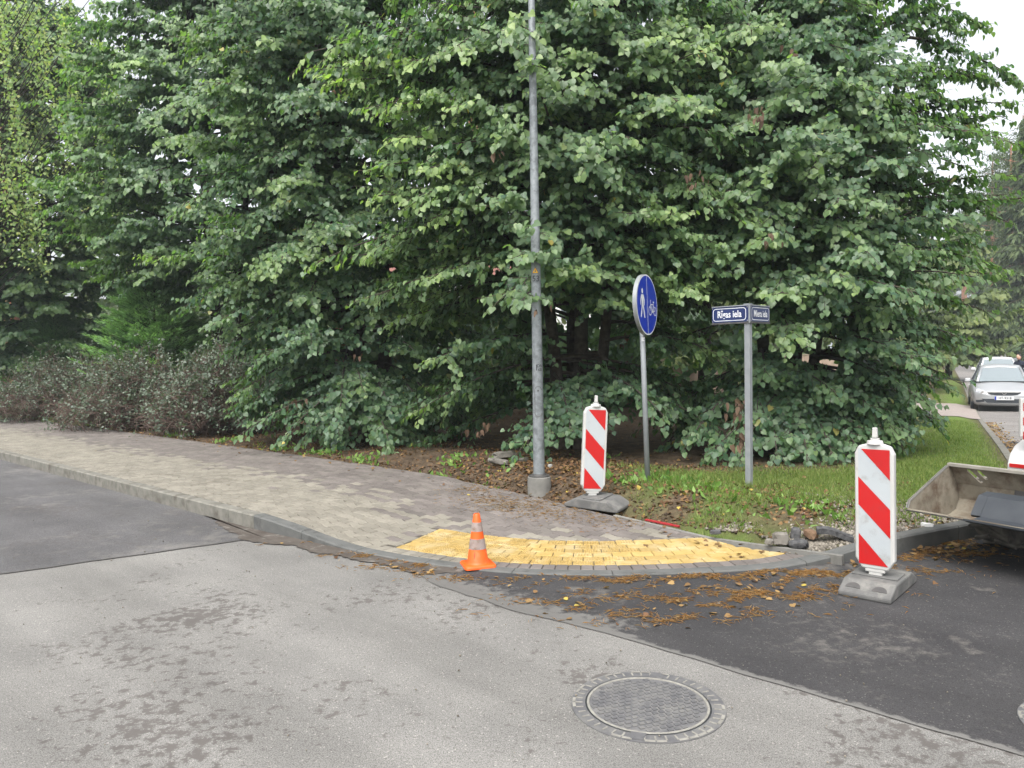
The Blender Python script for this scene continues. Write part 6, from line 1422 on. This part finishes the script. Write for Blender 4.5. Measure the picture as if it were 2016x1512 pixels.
# gravel round the rubble and beside the kerb under the bucket
G = np.concatenate([np.column_stack([r.normal(px(u, v, .05).x, sx, n), r.normal(px(u, v, .05).y, sy, n)]) for u, v, sx, sy, n in ((1610, 1075, .22, .14, 1500), (1440, 1052, .14, .06, 260), (1820, 1040, .40, .22, 1800), (1560, 1078, .16, .08, 500), (1740, 1065, .3, .12, 900), (1760, 1020, .4, .3, 500))]); G = G[beyond(G)]
def pebbles(name, P2, zf, m, size, seed):
    q = np.random.default_rng(seed); oc = np.array([(1, 0, 0), (-1, 0, 0), (0, 1, 0), (0, -1, 0), (0, 0, 1), (0, 0, -1)], float); of = np.array([(0, 2, 4), (2, 1, 4), (1, 3, 4), (3, 0, 4), (2, 0, 5), (1, 2, 5), (3, 1, 5), (0, 3, 5)])
    n = len(P2); s_ = q.uniform(*size, n)[:, None, None] * q.uniform(.6, 1.2, (n, 1, 3)); ax = unit(q.normal(0, 1, (n, 3))); b_ = unit(np.cross(ax, q.normal(0, 1, (n, 3)))); c_ = np.cross(ax, b_)
    L = oc[None] * s_; V = L[..., 0:1] * ax[:, None] + L[..., 1:2] * b_[:, None] + L[..., 2:3] * c_[:, None] + np.column_stack([P2, zf(P2)])[:, None]
    F_ = (of[None] + (np.arange(n) * 6)[:, None, None]).reshape(-1, 3); return tag(link(name, np_mesh(name, V.reshape(-1, 3), F_), m), kind='stuff')
pebbles('gravel', G, lambda q: verge_z(q) + .004, M_GRAVEL, (.006, .022), 3)
P = rand_in(-7, 5, 2.2, 8, 420); P = P[kerb_sd(P)[1] < -.05]; pebbles('road_grit', P, lambda q: road_z(q), M_GRAVEL, (.003, .008), 4)
# soil clods along the dug edge
P = np.column_stack([r.uniform(-2.5, 2.2, 5000), r.uniform(6.4, 11, 5000)]); bs = back_sd(P); P = P[(bs > .03) & (bs < .45)]; pebbles('soil_clods', P, lambda q: verge_z(q) - .004, mat('soil_clod', (.03, .022, .016), (.08, .06, .042), 9, 1, 0, 0, 60, .1, None, 3, .5, .7, .3), (.008, .035), 5)

# dried brown leaf clusters hanging in the crowns (parts of the trees they hang in)
TREES = {o['label']: o for o in bpy.data.objects if o.name.startswith('linden_tree')}
def dried(tree_key, spots, seed):
    root = next(o for l, o in TREES.items() if tree_key in l); q = np.random.default_rng(seed); P = []
    for (u, v, Y, n, h) in spots:
        n = max(3, int(n * .6)); c = np.array(at(u, v, Y)); P.append(c + np.column_stack([q.normal(0, .07, n), q.normal(0, .06, n), q.uniform(-h, h, n)]))
    P = np.concatenate(P); n = len(P); Fw = np.column_stack([q.normal(0, .35, n), q.normal(0, .35, n), -np.ones(n)]); Nn = q.normal(0, 1, (n, 3)) + np.array([[0, -1., 0]])
    o = tag(link('dried_leaves', leaf_mesh('dried_leaves', P, Fw, Nn, q.uniform(.06, .12, n), np.clip(q.normal(-.05, .15, n), 0, 1), wid=.5), M_DRIED, root), kind='stuff'); o.matrix_parent_inverse = Matrix.Translation(-root.location)
dried('street name post', [(1452, 830, 9.0, 46, .30), (1490, 225, 9.3, 30, .14), (1520, 470, 9.3, 14, .1), (1560, 100, 9.6, 8, .06)], 1)
dried('tall lamp post', [(945, 845, 9.7, 16, .10), (1075, 610, 8.35, 8, .07), (1370, 345, 9.2, 18, .12), (970, 300, 9.5, 8, .05)], 2)
dried('leaf strewn verge', [(585, 790, 11.6, 12, .08), (700, 700, 11.8, 8, .06)], 3)
# ------------------------------------------------------------------ haze
hz = MB().box((0, 600, 16.6), (1900, 1900, 36.8)).build('haze', None); hz['kind'] = 'stuff'
hm = bpy.data.materials.new('haze_air'); hm.use_nodes = True; hm.node_tree.nodes.clear(); vp = hm.node_tree.nodes.new('ShaderNodeVolumePrincipled'); ho = hm.node_tree.nodes.new('ShaderNodeOutputMaterial')
vp.inputs['Color'].default_value = (.84, .92, .98, 1); vp.inputs['Density'].default_value = .0008; vp.inputs['Anisotropy'].default_value = .2
hm.node_tree.links.new(vp.outputs[0], ho.inputs['Volume']); hz.data.materials.append(hm)
SC.cycles.volume_bounces = 1
